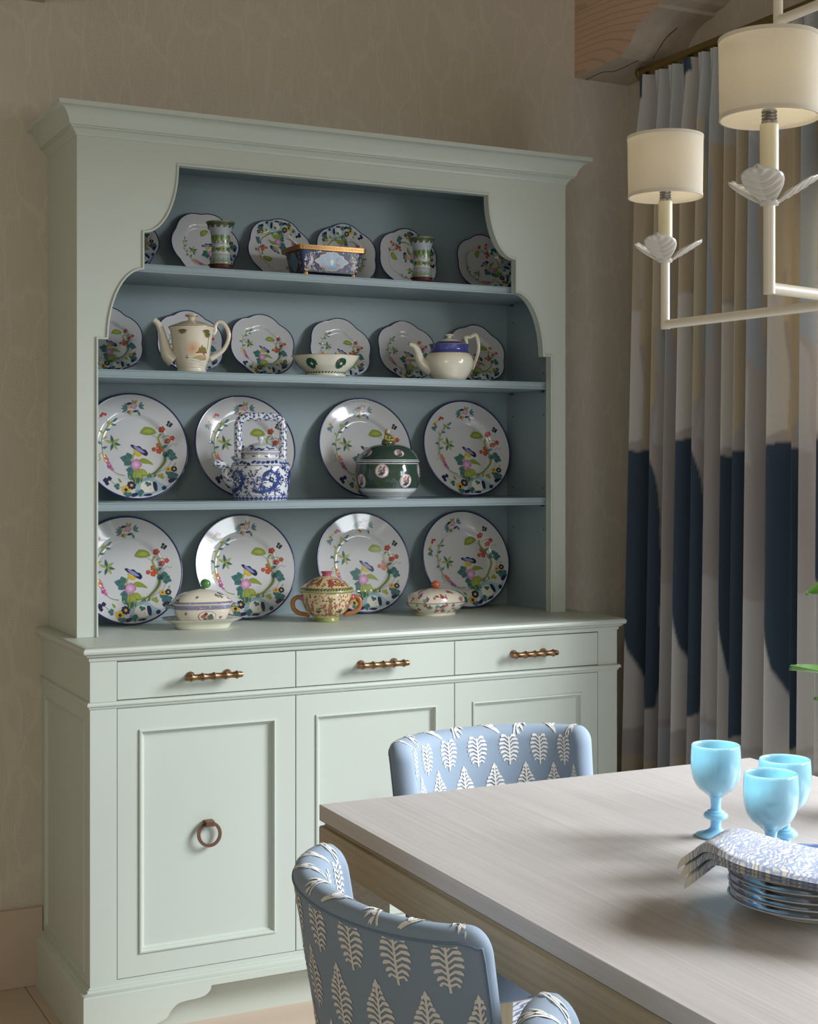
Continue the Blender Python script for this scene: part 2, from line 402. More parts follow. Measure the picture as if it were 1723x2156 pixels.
# ------------------------------------------------------------------ painted decoration: thin glaze shapes laid on a surface
class Painter:
    """collects flat coloured shapes in surface coordinates; fn(u, v, off) -> 3D point off metres above the surface"""
    def __init__(s, fn, maxlen=.01, base=.00025, step=.00006): s.fn = fn; s.ml = maxlen; s.V = []; s.F = []; s.C = []; s.layer = 0; s.base = base; s.step = step
    def poly(s, pts, col, grad=None):
        c = lin(col); P = [Vector((p[0], p[1], 0)) for p in pts]
        tris = [[P[i].xy for i in t] for t in tessellate_polygon([P])]
        cx = sum(p.x for p in P) / len(P); cy = sum(p.y for p in P) / len(P)
        rm = max(math.hypot(p.x - cx, p.y - cy) for p in P)
        off = s.base + s.layer * s.step; s.layer = (s.layer + 1) % 14
        g = lin(grad) if grad else None
        while tris:
            t = tris.pop()
            e = [(t[(i + 1) % 3] - t[i]).length for i in range(3)]
            k = max(range(3), key=lambda i: e[i])
            if e[k] > s.ml:
                a, b, d = t[k], t[(k + 1) % 3], t[(k + 2) % 3]; m = (a + b) / 2
                tris += [[a, m, d], [m, b, d]]; continue
            i0 = len(s.V); q3 = [s.fn(p.x, p.y, off) for p in t]
            if any(q is None for q in q3): continue
            for p, q in zip(t, q3):
                s.V.append(q)
                if g:
                    f = min(1, math.hypot(p.x - cx, p.y - cy) / rm); s.C.append(tuple(g[i] * (1 - f) + c[i] * f for i in range(4)))
                else: s.C.append(c)
            s.F.append((i0, i0 + 1, i0 + 2))
    def leaf(s, x, y, L, w, ang, col, grad=None, n=6):
        ca, sa = math.cos(ang), math.sin(ang); pts = []
        for i in range(n + 1):
            t = i / n; pts.append((t * L, w * .5 * math.sin(PI * t ** .8)))
        for i in range(n - 1, 0, -1):
            t = i / n; pts.append((t * L, -w * .5 * math.sin(PI * t ** .8)))
        s.poly([(x + a * ca - b * sa, y + a * sa + b * ca) for a, b in pts], col, grad)
    def disc(s, x, y, r, col, n=12, grad=None, ry=None, ang=0):
        ry = ry or r; ca, sa = math.cos(ang), math.sin(ang)
        s.poly([(x + r * math.cos(t) * ca - ry * math.sin(t) * sa, y + r * math.cos(t) * sa + ry * math.sin(t) * ca) for t in [2 * PI * i / n for i in range(n)]], col, grad)
    def flower(s, x, y, r, n, col, cen, grad=None, rc=.35, ang=0, lobe=.22):
        m = n * 6
        s.poly([(x + r * (1 - lobe + lobe * abs(math.cos(n * t / 2))) * math.cos(t + ang), y + r * (1 - lobe + lobe * abs(math.cos(n * t / 2))) * math.sin(t + ang)) for t in [2 * PI * i / m for i in range(m)]], col, grad)
        if cen: s.disc(x, y, r * rc, cen, 9)
    def stroke(s, pts, w, col, smooth=4, taper=False):
        P = catmull([(p[0], p[1], 0) for p in pts], smooth) if smooth and len(pts) > 2 else [Vector((p[0], p[1], 0)) for p in pts]
        Lf, Rt = [], []
        for i in range(len(P)):
            d = (P[min(i + 1, len(P) - 1)] - P[max(i - 1, 0)]); d = d.normalized() if d.length > 1e-9 else Vector((1, 0, 0))
            ww = w * .5 * ((1 - .8 * i / (len(P) - 1)) if taper else 1)
            nn = Vector((-d.y, d.x, 0)) * ww; Lf.append(P[i] + nn); Rt.append(P[i] - nn)
        for i in range(len(P) - 1):
            s.layer = max(0, s.layer - 1) if i else s.layer
            s.poly([Lf[i], Lf[i + 1], Rt[i + 1], Rt[i]], col)
    def star(s, x, y, r, n, w, col, col2=None, ang=0):
        for i in range(n): s.leaf(x, y, r, w, ang + 2 * PI * i / n, col if i % 2 == 0 or not col2 else col2)
    def build(s, name, mat, parent):
        me = bpy.data.meshes.new(name); me.from_pydata(s.V, [], s.F); me.update()
        at = me.color_attributes.new('Col', 'FLOAT_COLOR', 'POINT')
        at.data.foreach_set('color', [x for c in s.C for x in c])
        me.materials.append(mat)
        o = bpy.data.objects.new(name, me); COL.objects.link(o); o.parent = parent
        return o

# ================================================================== THE SETTING
YB = .482; XR = 1.839; ZCEIL = 3.05
gm = MATS['window_glass']; gnt = gm.node_tree
_tr = N(gnt, 'ShaderNodeBsdfTransparent'); _gl = N(gnt, 'ShaderNodeBsdfGlossy', ins={'Roughness': .0})
_mx = N(gnt, 'ShaderNodeMixShader', ins={'Fac': .07})
gnt.links.new(_tr.outputs[0], _mx.inputs[1]); gnt.links.new(_gl.outputs[0], _mx.inputs[2]); gnt.links.new(_mx.outputs[0], gnt.nodes['Material Output'].inputs['Surface'])

tag(MB().box(-2.8, XR + .16, YB, YB + .12, 0, ZCEIL).build('wall_back', WALLB), kind='structure')
WY0, WY1, WZ0, WZ1 = -3.9, -.46, .10, 2.15
w = MB()
w.box(XR, XR + .16, WY1, YB, 0, ZCEIL); w.box(XR, XR + .16, -4.6, WY0, 0, ZCEIL)
w.box(XR, XR + .16, WY0, WY1, WZ1, ZCEIL); w.box(XR, XR + .16, WY0, WY1, 0, WZ0)
tag(w.build('wall_right', WALLR), kind='structure')
tag(MB().box(-2.8, XR + .16, -4.6, YB + .12, ZCEIL, ZCEIL + .1).build('ceiling', PLASTER), kind='structure')
fl = tag(MB().box(-2.8, XR + .16, -4.6, YB + .12, -.06, -.004).build('floor', GROUT), kind='structure')
tile_me = None
TS = .62
for i in range(-4, 3):
    for j in range(0, 8):
        x0 = -.046 + i * TS; y0 = YB - .30 - j * TS
        if x0 + TS < -2.7 or x0 > XR - .05: continue
        if tile_me is None:
            t = MB().box(.0012, TS - .0012, .0012, TS - .0012, -.012, 0).build('stone_tile', STONE, fl, bevel=.0008); tile_me = t.data
        else:
            t = bpy.data.objects.new('stone_tile', tile_me); COL.objects.link(t); t.parent = fl
        t.location = (x0, y0, 0)
# trim tiles beneath the back wall
bb = MB(); bb.box(-2.8, -.0012, YB - .016, YB, 0, .2)
tag(bb.build('baseboard_back', STONE, bevel=.002), kind='structure')
bb = MB(); bb.box(XR - .016, XR, WY1 - .0, YB - .02, 0, .2)
tag(bb.build('baseboard_right', STONE, bevel=.002), kind='structure')
# window in the right wall
win = empty('window_1', (XR + .06, 0, 0)); win['kind'] = 'structure'
wf = MB()
for (a, b, c, d) in [(WY0, WY0 + .07, WZ0, WZ1), (WY1 - .07, WY1, WZ0, WZ1), (WY0 + .07, WY1 - .07, WZ1 - .07, WZ1), (WY0 + .07, WY1 - .07, WZ0, WZ0 + .09)]:
    wf.box(0, .06, a, b, c, d)
wf.build('window_frame', WINPAINT, win)
npan = 3; pw = (WY1 - WY0 - .14 + .04) / npan
for k in range(npan - 1):
    y = WY0 + .07 + pw * (k + 1) - .04
    MB().box(.005, .055, y, y + .04, WZ0 + .09, WZ1 - .07).build('mullion', WINPAINT, win)
for k in range(npan):
    y = WY0 + .07 + pw * k
    MB().box(.027, .033, y, y + pw - .04, WZ0 + .09, WZ1 - .07).build('pane', GLASS, win)

# timber corbels with the beams they carry
def corbel(x0, x1, label_c, label_b):
    c = empty('wooden_corbel', ((x0 + x1) / 2, YB, 2.531), 0, label_c, 'corbel', None)
    prof = [(0, 0), (.235, .006), (.250, .011)]
    prof += [(p.x, p.y) for p in catmull([(.250, .011), (.285, .028), (.315, .058), (.345, .082), (.385, .096), (.425, .102)], 4)][1:]
    prof += [(.428, .112), (.47, .118), (.50, .135), (.515, .165), (.515, .20), (0, .20)]
    hw = (x1 - x0) / 2
    m = MB(); m.prism(prof, lambda a, b, d: (d, -a, b), -hw, hw)
    o = m.build('carved_block', [CEDARU, CEDARF], c, bevel=0)
    for p in o.data.polygons:
        if abs(p.normal.x) > .9: p.material_index = 1
    # drying cracks in the underside
    for pts in ([(-.06, -.0), (-.058, -.09), (-.03, -.12), (-.03, -.235)], [(.01, -.255), (.005, -.29), (.012, -.315), (.03, -.345)]):
        P = []
        for (x, y) in pts:
            z = float(np.interp(-y, [q[0] for q in prof[:-3]], [q[1] for q in prof[:-3]])); P.append((x, y, z - .0002))
        MB().tube(catmull(P, 5), .0012, 5).build('crack', HOLE, c)
    b = empty('ceiling_beam', ((x0 + x1) / 2, YB, 2.732), 0, label_b, 'beam', None)
    m = MB().box(-hw, hw, -4.6, -.0, 0, ZCEIL - 2.732)
    o = m.build('beam_timber', [CEDARU, CEDARF], b)
    for p in o.data.polygons:
        if abs(p.normal.x) > .9: p.material_index = 1
corbel(1.637, XR - .001, 'carved cedar corbel in the wall corner above the curtain rod', 'cedar ceiling beam resting on the corbel by the curtain')
corbel(-.20, .004, 'carved cedar corbel high on the wall above the crown left end', 'cedar ceiling beam above the left end of the hutch')

# ================================================================== SIDEBOARD, WORKTOP, HUTCH
W, D1, H0, H1 = 1.458, .1825, .0155, 1.4092
ZC = .92; ZH = 2.1375
yn = lambda a, b, c: (a, -c, b)
side = empty('sideboard', (W / 2, YB / 2, 0), 0, 'pale sage painted sideboard with three drawers above three panelled doors', 'sideboard')
def S(mb, name, mat, parent=side, **kw):
    o = mb.build(name, mat, parent, **kw)
    if parent is side: o.location = (-W / 2, -YB / 2, 0)
    return o
YD = YB - .001
S(MB().box(0.018, W - .018, .022, YD, .10, .886), 'body', SAGE)
ff = MB()
ff.box(.0, .0625, 0, .022, .122, .886); ff.box(1.3958, W, 0, .022, .122, .886)
ff.box(.0625, 1.3958, 0, .022, .774, .7915); ff.box(.0625, 1.3958, 0, .022, .122, .1475); ff.box(.0625, 1.3958, 0, .022, .8835, .886)
S(ff, 'face_frame', SAGE)
DX = [.0625, .5085, .9512, 1.3958]
for k in range(3):
    x0, x1 = DX[k] + .0011, DX[k + 1] - .0011
    cx = (x0 + x1) / 2
    dr = MB(); dr.rings(x0 - cx, x1 - cx, -.0437, .0437, [(0, .0006), (.0006, 0)], XZ, back=.019)
    d = dr.build('drawer', SAGE, side); d.location = (cx - W / 2, -YB / 2, .8375)
    # bamboo pull
    pts = []; rr = []
    for i in range(61):
        t = -1 + i / 30; a = t * 2.5
        ph = abs(((a + .5) % 1) - .5) * 2  # 0 at node centres, 1 between
        knob = math.exp(-(ph * .5 / .07) ** 2)
        r = .0068 + .0020 * (1 - ph) ** 1.5 + .0014 * knob
        if abs(t) > .985: r *= .9
        pts.append((t * .071, 0, 0)); rr.append(r)
    pu = MB().tube(pts, rr, 14).build('bamboo_pull', BRONZE, d, auto=50); pu.location = (.0025, -.030, .001)
    for sx in (-.046, .046):
        pst = MB().tube([(sx, -.028, .002), (sx, 0, .002)], [.0045, .0075], 10)
        pst.tube([(sx, -.004, .002), (sx, 0.0, .002)], .0095, 12).build('pull_post', BRONZE, d, auto=40)
    # panelled door below
    do = MB(); z0, z1 = .1487, .7728; zc = (z0 + z1) / 2
    do.rings(x0 - cx, x1 - cx, z0 - zc, z1 - zc, [(0, .0006), (.0006, 0), (.051, 0), (.0522, -.0035), (.0560, -.0042), (.0585, -.001), (.0600, .0035), (.0615, .0035), (.0650, .0085), (.0670, .0090)], XZ, back=.019)
    d = do.build('door', SAGE, side); d.location = (cx - W / 2, -YB / 2, zc)
    rg = MB(); n = 40
    ring = [(.0275 * math.sin(2 * PI * i / n), -.004 - .006, -.0275 + .0275 * math.cos(2 * PI * i / n)) for i in range(n)]
    vs = []; fs = []
    for i in range(n):
        a = 2 * PI * i / n
        for (dr_, dy) in [(-.0036, -.0022), (.0036, -.0022), (.0036, .0022), (-.0036, .0022)]:
            r = .0265 + dr_; vs.append((r * math.sin(a), dy, r * math.cos(a)))
    for i in range(n):
        j = (i + 1) % n
        for q in range(4): fs.append((i * 4 + q, i * 4 + (q + 1) % 4, j * 4 + (q + 1) % 4, j * 4 + q))
    o = MB().add(vs, fs).build('ring_pull', DKBRONZE, d, auto=40); o.location = (0, -.004, -.001); o.rotation_euler = (R_(-7), 0, 0)
    o = MB().box(-.011, .011, -.012, .009, .018, .032).build('ring_mount', DKBRONZE, d, bevel=.0015)
# mid moulding, wraps the left side, the front and the right side
pathL = [(0, YD), (0, 0), (W, 0), (W, YD)]
out = lambda prof: [(-o, z) for o, z in prof]
S(MB().sweep(pathL, out([(0, .7925), (.004, .792), (.0075, .7895), (.0085, .786), (.007, .7825), (.0035, .781), (.003, .777), (0, .7745)]), XYZ), 'mid_moulding', SAGE, auto=40)
# side panels
for sx, xx in ((-1, 0), (1, W)):
    fnl = (lambda a, b, d: (xx + d * 1 if sx < 0 else xx - d, a, b))
    m = MB()
    m.rings(.0, YD, .122, .886, [(0, 0), (.050, 0)], fnl)
    m = MB()
    m.box(min(xx, xx + .018 * -sx), max(xx, xx + .018 * -sx), .022, YD, .774, .886)
    m.rings(.022, YD, .122, .774, [(0, 0), (.030, 0), (.0315, .0025), (.036, -.001), (.040, .006), (.042, .0065)], fnl, back=.0175)
    S(m, 'side_panel', SAGE, fix=True)
# plinth with bracket feet
S(MB().sweep(pathL, out([(0, .1385), (.003, .138), (.0035, .135), (.0075, .1335), (.0085, .129), (.016, .1255), (.020, .122), (.020, .1185), (0, .1185)]), XYZ), 'base_moulding', SAGE, auto=40)
cut = [(p.x, p.y) for p in catmull([(.132, 0), (.134, .018), (.146, .034), (.163, .042), (.176, .047)], 4)]
cut += [(p.x, p.y) for p in catmull([(.180, .052), (.186, .062), (.203, .076), (.222, .0795), (.250, .081), (.270, .085), (.282, .095), (.285, .106)], 4)]
pl = [(-.02, 0)] + [(-.02, .1185), (W + .02, .1185), (W + .02, 0)] + [(W - x, z) for x, z in cut] + list(reversed(cut))
S(MB().prism(pl, XZ, -.02, 0), 'bracket_plinth', SAGE)
S(MB().box(-.02, 0, 0, YD, 0, .1185), 'plinth_return', SAGE)
S(MB().box(W, W + .02, 0, YD, 0, .1185), 'plinth_return', SAGE)
S(MB().box(.0, W, .05, .068, 0, .1), 'toe_board', SAGE)

# worktop
wt = empty('worktop', (W / 2, YB / 2, .886), 0, 'sage painted worktop with rounded nosing between sideboard and hutch', 'worktop')
m = MB()
m.sweep(pathL, out([(0, .9199), (.006, .9199), (.012, .9187), (.0175, .9150), (.0195, .9095), (.018, .9045), (.0135, .901), (.0105, .9005), (.0102, .8975), (.0065, .896), (.0035, .8925), (.003, .8865), (0, .8865)]), XYZ)
o = m.build('nosing', SAGE, wt, auto=35); o.location = (-W / 2, -YB / 2, -.886)
o = MB().box(.0, W, 0, YD, .8865, .92).build('slab', SAGE, wt); o.location = (-W / 2, -YB / 2, -.886)

# hutch
hut = empty('china_hutch', ((H0 + H1) / 2, (D1 + YB) / 2, ZC), 0, 'sage painted china hutch with scalloped opening, blue interior and crown moulding', 'hutch')
HO = (-(H0 + H1) / 2, -(D1 + YB) / 2, -ZC)
def Hh(mb, name, mat, parent=hut, **kw):
    o = mb.build(name, mat, parent, **kw); o.location = HO; return o
Z0 = ZC + .0005
def arc(cx, cz, rx, rz, a0, a1, n=12):
    return [(cx + rx * math.cos(R_(a0 + (a1 - a0) * i / n)), cz + rz * math.sin(R_(a0 + (a1 - a0) * i / n))) for i in range(n + 1)]
XC = (H0 + H1) / 2
# right half of the opening, from the bottom up
hx = lambda x: x - XC
half = [(1.358, Z0), (1.358, 1.6415), (1.334, 1.6415)]
half += arc(1.243, 1.6415, .0895, .175, 2, 90)[0:]
half += [(1.243, 1.9075)]
half += [(p[0], p[1]) for p in arc(1.243, 2.080, .0885, .1725, 268, 180)]
inner = half + [(2 * XC - x, z) for x, z in reversed(half)]
face = [(H1, Z0), (H1, ZH), (H0, ZH), (H0, Z0)]
poly = inner + [(H0, Z0), (H0, ZH), (H1, ZH), (H1, Z0)]
Hh(MB().prism(poly, XZ, D1, D1 + .022), 'face_frame', SAGE)
# bead around the opening (inner runs anticlockwise: left of travel is the opening)
Hh(MB().sweep(inner, [(.000, D1 + .001), (0, D1 - .003), (-.0015, D1 - .0045), (-.004, D1 - .0045), (-.0055, D1 - .003), (-.0055, D1 + .001)], XZ), 'opening_bead', SAGE, auto=40)
m = MB().box(H0, H0 + .012, D1 + .022, YD, Z0, ZH); Hh(m, 'side_board', SAGE)
m = MB().box(H1 - .012, H1, D1 + .022, YD, Z0, ZH); Hh(m, 'side_board', SAGE)
Hh(MB().box(H0 + .012, H0 + .024, D1 + .022, YD - .014, Z0, ZH - .02), 'inner_side', BLUE)
ris = Hh(MB().box(H1 - .024, H1 - .012, D1 + .022, YD - .014, Z0, ZH - .02), 'inner_side', BLUE)
Hh(MB().box(H0 + .012, H1 - .012, YD - .014, YD, Z0, ZH - .02), 'back_board', BLUE)
Hh(MB().box(H0 + .012, H1 - .012, D1 + .022, YD, ZH - .02, ZH), 'top_board', BLUE)
SHELF = [1.835, 1.5715, 1.2445]
for zt in SHELF:
    prof = [(H0 + .025, 0), ]
    m = MB(); y0, y1 = D1 + .024, YD - .0145
    th = .021
    pr = [(y1, zt), (y0 + .0012, zt), (y0, zt - .001), (y0, zt - .0032), (y0 + .0026, zt - .0038), (y0 + .0026, zt - .0160), (y0, zt - .0168), (y0, zt - th + .0008), (y0 + .001, zt - th), (y1, zt - th)]
    m.prism(pr, lambda a, b, d: (d, a, b), H0 + .0245, H1 - .0245)
    sh = Hh(m, 'shelf', BLUE)
    for yy in (.26, .43):
        for xx, sg in ((H1 - .0245, -1), (H0 + .0245, 1)):
            q = MB().tube([(xx, yy, zt - th - .004), (xx + sg * .010, yy, zt - th - .004)], .0025, 8)
            q.box(min(xx + sg * .001, xx + sg * .009), max(xx + sg * .001, xx + sg * .009), yy - .006, yy + .006, zt - th - .0028, zt - th - .0002)
            o = q.build('shelf_pin', STEEL, sh)
for zz in [1.215 - .032 * 2, 1.48, 1.24 + .03, 1.76, 1.60]:
    for yy in (.26, .43):
        q = MB().tube([(H1 - .0242, yy, zz), (H1 - .0247, yy, zz)], .0022, 8); o = q.build('pin_hole', HOLE, ris)
# crown
pathC = [(H0, YD), (H0, D1), (H1, D1), (H1, YD)]
crown = [(0, 2.130), (.003, 2.1315), (.004, 2.137), (.0075, 2.1395), (.012, 2.1455), (.0155, 2.1475), (.018, 2.1475), (.018, 2.1515), (.0225, 2.1525)]
crown += [(.0225 + .030 * (1 - math.cos(t * PI / 2)) ** .8, 2.1525 + .038 * math.sin(t * PI / 2)) for t in [i / 8 for i in range(1, 9)]]
crown += [(.0556, 2.1915), (.0556, 2.2025), (0, 2.2025)]
Hh(MB().sweep(pathC, out(crown), XYZ), 'crown_moulding', SAGE, auto=30)
Hh(MB().box(H0, H1, D1, YD, ZH + .0005, 2.2025), 'crown_cap', SAGE)

# ================================================================== RUG, TABLE
rug = MB().box(-.35, 1.62, -3.6, -.215, .0005, .011).build('area_rug', RUG, bevel=.004)
tag(rug, 'pale rug with loose blue brush strokes under the dining table', 'rug')

tb = empty('dining_table', (.126, -1.03, 0), R_(-1.2), 'pale cerused oak dining table with grooved apron and square legs', 'table')
TW, TL = .916, 2.15
m = MB().box(0, TW, -TL, 0, .7335, .76); m.build('tabletop', TABLE, tb, bevel=.0012)
ap = MB()
rect = [(0, -TL), (TW, -TL), (TW, 0), (0, 0)]      # anticlockwise: left of travel is inwards
ap.sweep(rect, [(0, .7334), (.0065, .7315), (.0085, .7285), (.0065, .7255), (.001, .7235), (0, .721), (0, .668), (.022, .668), (.022, .7334)], XYZ, closed=True)
ap.build('apron', TABLES, tb, auto=35)
for (lx, ly) in ((.001, -.091), (TW - .091, -.091), (.001, -TL + .001), (TW - .091, -TL + .001)):
    MB().box(lx, lx + .09, ly, ly + .09, .0115, .6685).build('leg', TABLES, tb, bevel=.002)

# ================================================================== CHAIRS
CT = .046; CE = .024; CZ0, CZ1 = .375, .82; CQ = .245; CRR = .036
def chair_mid(q, z):
    t = q / CQ * R_(84); k = 1 - .20 * (CZ1 - z)
    rx, ry = .207 * k, .120
    x = rx * math.sin(t); y = -.024 - (CZ1 - z) * .15 - ry * (1 - math.cos(t))
    n = Vector((math.sin(t) / rx, math.cos(t) / ry, .12 / ry)); n.normalize()
    return Vector((x, y, z)), n
def chair_d(q, z):
    dq = CQ - abs(q); dz = CZ1 - z
    d = min(dq, dz)
    if dq < CRR and dz < CRR: d = CRR - math.hypot(CRR - dq, CRR - dz)
    return max(0, min(d, z - CZ0 + CE))
def chair_surf(q, z, side, off):
    q = max(-CQ, min(CQ, q)); z = min(CZ1, z)
    dq = CQ - abs(q); dz = CZ1 - z
    if dq < CRR and dz < CRR:
        r = math.hypot(CRR - dq, CRR - dz)
        if r > CRR:
            f = CRR / r; q = math.copysign(CQ - CRR + (CRR - dq) * f, q); z = CZ1 - CRR + (CRR - dz) * f
    d = chair_d(q, z); u = 1 - min(d / CE, 1)
    th = CT / 2 * math.sqrt(max(0, 1 - u * u))
    p, n = chair_mid(q, z)
    return p + n * (side * (th + off)) + (Vector((0, 0, 1)) * (off * u))
def fern(P, x, y, h, flip=1):
    P.stroke([(x, y - .5 * h), (x + .01 * h, y - .2 * h), (x, y + .4 * h)], h * .035, '#e4e1d8', smooth=2)
    P.leaf(x, y + .36 * h, h * .16, h * .07, PI / 2, '#e4e1d8')
    n = 9
    for i in range(n):
        f = i / (n - 1); yy = y + h * (-.33 + .68 * f); L = h * (.20 + .09 * math.sin(PI * min(1, f * 1.25)) - .10 * f ** 2.2) * .84
        for sg in (-1, 1):
            a0 = R_(8 + 34 * f); ca, sa = math.cos(a0) * sg, math.sin(a0)
            pts = []
            for (t, wd) in ((0, .016), (.45, .022), (.82, .031), (1.0, .018)):
                cx_ = x + ca * L * t; cy_ = yy + sa * L * t + h * .05 * math.sin(PI * min(1, t)) - h * .02 * t * t
                pts.append((cx_, cy_, wd * h))
            up = [(a, b + w_) for a, b, w_ in pts]; dn = [(a, b - w_) for a, b, w_ in reversed(pts)]
            P.poly(up + dn, '#e4e1d8')
    for sg in (-1, 1): P.stroke([(x, y - .40 * h), (x + sg * .09 * h, y - .36 * h), (x + sg * .13 * h, y - .41 * h)], h * .035, '#e4e1d8', smooth=2)
FERNM = attr_mat('fern_print_ink', .85, weave=.06, spec=.2)
def make_chair():
    c = empty('dining_chair', (0, 0, 0))
    m = MB(); nu, nv = 61, 41
    for sgn in (1, -1):
        def f(a, b, sgn=sgn):
            pa = math.sin((2 * a - 1) * PI / 2) * .5 + (2 * a - 1) * .5
            pb = math.sin(b * PI / 2) * .6 + b * .4
            q = pa * CQ; z = CZ0 + pb * (CZ1 - CZ0)
            # square to rounded top corners
            dq = CQ - abs(q); dz = CZ1 - z
            if dq < CRR and dz < CRR:
                u = 1 - dq / CRR; v = 1 - dz / CRR
                u2 = u * math.sqrt(1 - v * v / 2); v2 = v * math.sqrt(1 - u * u / 2)
                q = math.copysign(CQ - CRR + u2 * CRR, q); z = CZ1 - CRR + v2 * CRR
            return chair_surf(q, z, sgn, 0)
        m.grid(nu, nv, f)
    bk = m.build('backrest', FABRIC, c, smooth=True, merge=.0004)
    P = None
    for sgn, nm in ((1, 'fern_print'), (-1, 'fern_print')):
        def cf(u, v, off, sgn=sgn):
            lim = .0235 if sgn > 0 else .012
            return chair_surf(u, v, sgn, off) if chair_d(u, v) > lim and abs(u) < CQ and v < CZ1 else None
        P = Painter(cf, maxlen=.010, base=.0006, step=.00004)
        for r in range(-1, 6):
            zz = .792 - r * .088 if sgn > 0 else .800 - r * .082
            for k in range(-5, 6):
                q = k * .061 + (.0305 if r % 2 else 0)
                if abs(q) > CQ - .004 or zz < .40: continue
                fern(P, q, zz - .012, .086)
        P.build(nm, FERNM, bk)
    # the same print wrapped over the top border, ferns lying along the edge
    def top(u, v, off):
        w_ = u / .022
        if abs(w_) > .85 or abs(v) > CQ - CRR: return None
        an = w_ * PI / 2; q_, z_ = v, CZ1 - CE * (1 - math.cos(an))
        p, n = chair_mid(q_, z_); th = CT / 2 * math.sin(an)
        return p + n * (th + off * math.sin(an)) + Vector((0, 0, off * math.cos(an)))
    P = Painter(top, maxlen=.005, base=.0006, step=.00004)
    for k in range(-4, 4):
        v0 = k * .058 + .014; sg = 1 if k % 2 else -1
        P.stroke([(-.016 * sg, v0), (0, v0 + .010), (.014 * sg, v0 + .030)], .0026, '#e4e1d8', smooth=3)
        for t in (.25, .5, .75):
            for a in (35, 145): P.leaf(-.016 * sg + .030 * sg * t, v0 + .030 * t, .013, .0048, R_(a if sg > 0 else 180 - a) + .3 * sg, '#e4e1d8')
    P.build('fern_print', FERNM, bk)
    # piping on the outer back
    pts = []
    for q, z in [(-.226, .40), (-.226, .60), (-.226, .775), (-.219, .792), (-.20, .799)] + [(-.2 + .4 * i / 20, .799) for i in range(1, 20)] + [(.2, .799), (.219, .792), (.226, .775), (.226, .60), (.226, .40)]:
        pts.append(chair_surf(q, z, 1, .0002))
    MB().tube(catmull(pts, 3), .0016, 6).build('piping', PIPING, bk, smooth=True)
    # seat
    se = MB()
    def sf(a, b):
        x = 2 * a - 1; y = 2 * b - 1
        hw = .205 - .0 * y
        return (x * hw, -.275 + y * .215, 0)
    n = 21; e = .03
    for top in (1, 0):
        def g(a, b, top=top):
            pa = math.sin((2 * a - 1) * PI / 2); pb = math.sin((2 * b - 1) * PI / 2)
            X, Y = .208, .192; r = .05
            q, y = pa * X, pb * Y
            if X - abs(q) < r and Y - abs(y) < r:
                u = 1 - (X - abs(q)) / r; v = 1 - (Y - abs(y)) / r
                q = math.copysign(X - r + u * math.sqrt(1 - v * v / 2) * r, q); y = math.copysign(Y - r + v * math.sqrt(1 - u * u / 2) * r, y)
            d = min(X - abs(q), Y - abs(y))
            if X - abs(q) < r and Y - abs(y) < r: d = r - math.hypot(r - X + abs(q), r - Y + abs(y))
            u = 1 - min(1, max(0, d) / e); u = 1 if u > .9995 else u; h = math.sqrt(max(0, 1 - u * u))
            return (q, -.272 + y, (.425 + .045 * h + .012 * (1 - (q / X) ** 2) * (1 - (y / Y) ** 2)) if top else .425 - .008 * min(1, h * 1.2))
        se.grid(41, 41, g)
    st = se.build('seat', FABRIC, c, smooth=True, merge=.0004)
    pts = []
    for i in range(48):
        a = 2 * PI * i / 48; X, Y = .2090, .1930
        ca, sa = math.cos(a), math.sin(a); k = (abs(ca) ** 6 + abs(sa) ** 6) ** (-1 / 6)
        pts.append((X * ca * k, -.272 + Y * sa * k, .425))
    MB().tube(pts + [pts[0]], .0025, 6).build('piping', PIPING, st, smooth=True)
    Ps = Painter(lambda u, v, off: (u, v, .4705 + .012 * max(0, (1 - (u / .208) ** 2)) * max(0, 1 - ((v + .272) / .192) ** 2) + off), base=.0006, step=.00004, maxlen=.02)
    for i in range(-2, 3):
        for j in range(3): fern(Ps, i * .064 + (.02 if j % 2 else 0), -.17 - j * .092, .080)
    Ps.build('fern_print', FERNM, st)
    for sx in (-1, 1):
        for yy, spl in ((-.428, -.0), (-.13, .05)):
            m = MB(); a, b = .019, .014; x = sx * .172
            m.add([(x - a, yy - a, .4172), (x + a, yy - a, .4172), (x + a, yy + a, .4172), (x - a, yy + a, .4172),
                   (x - b, yy - b + spl, .0115), (x + b, yy - b + spl, .0115), (x + b, yy + b + spl, .0115), (x - b, yy + b + spl, .0115)],
                  [(0, 1, 2, 3), (7, 6, 5, 4), (0, 4, 5, 1), (1, 5, 6, 2), (2, 6, 7, 3), (3, 7, 4, 0)])
            m.build('leg', OAKLEG, c, bevel=.002)
    return c
ch = make_chair(); ch.location = (.607, -.671, 0); ch.scale = (1.035, 1.035, .9756)
tag(ch, 'blue fern print chair at the table end, its back to the sideboard', 'chair', 'fern print dining chairs')
c2 = copy_tree(ch); c2.location = (-.139, -1.619, 0); c2.rotation_euler = (0, 0, R_(90))
tag(c2, 'blue fern print chair on the long side, nearest the table corner by the sideboard', 'chair')
c3 = copy_tree(ch); c3.location = (-.172, -2.262, 0); c3.rotation_euler = (0, 0, R_(90))
tag(c3, 'blue fern print chair on the long side, farther from the sideboard, only its wing showing', 'chair')

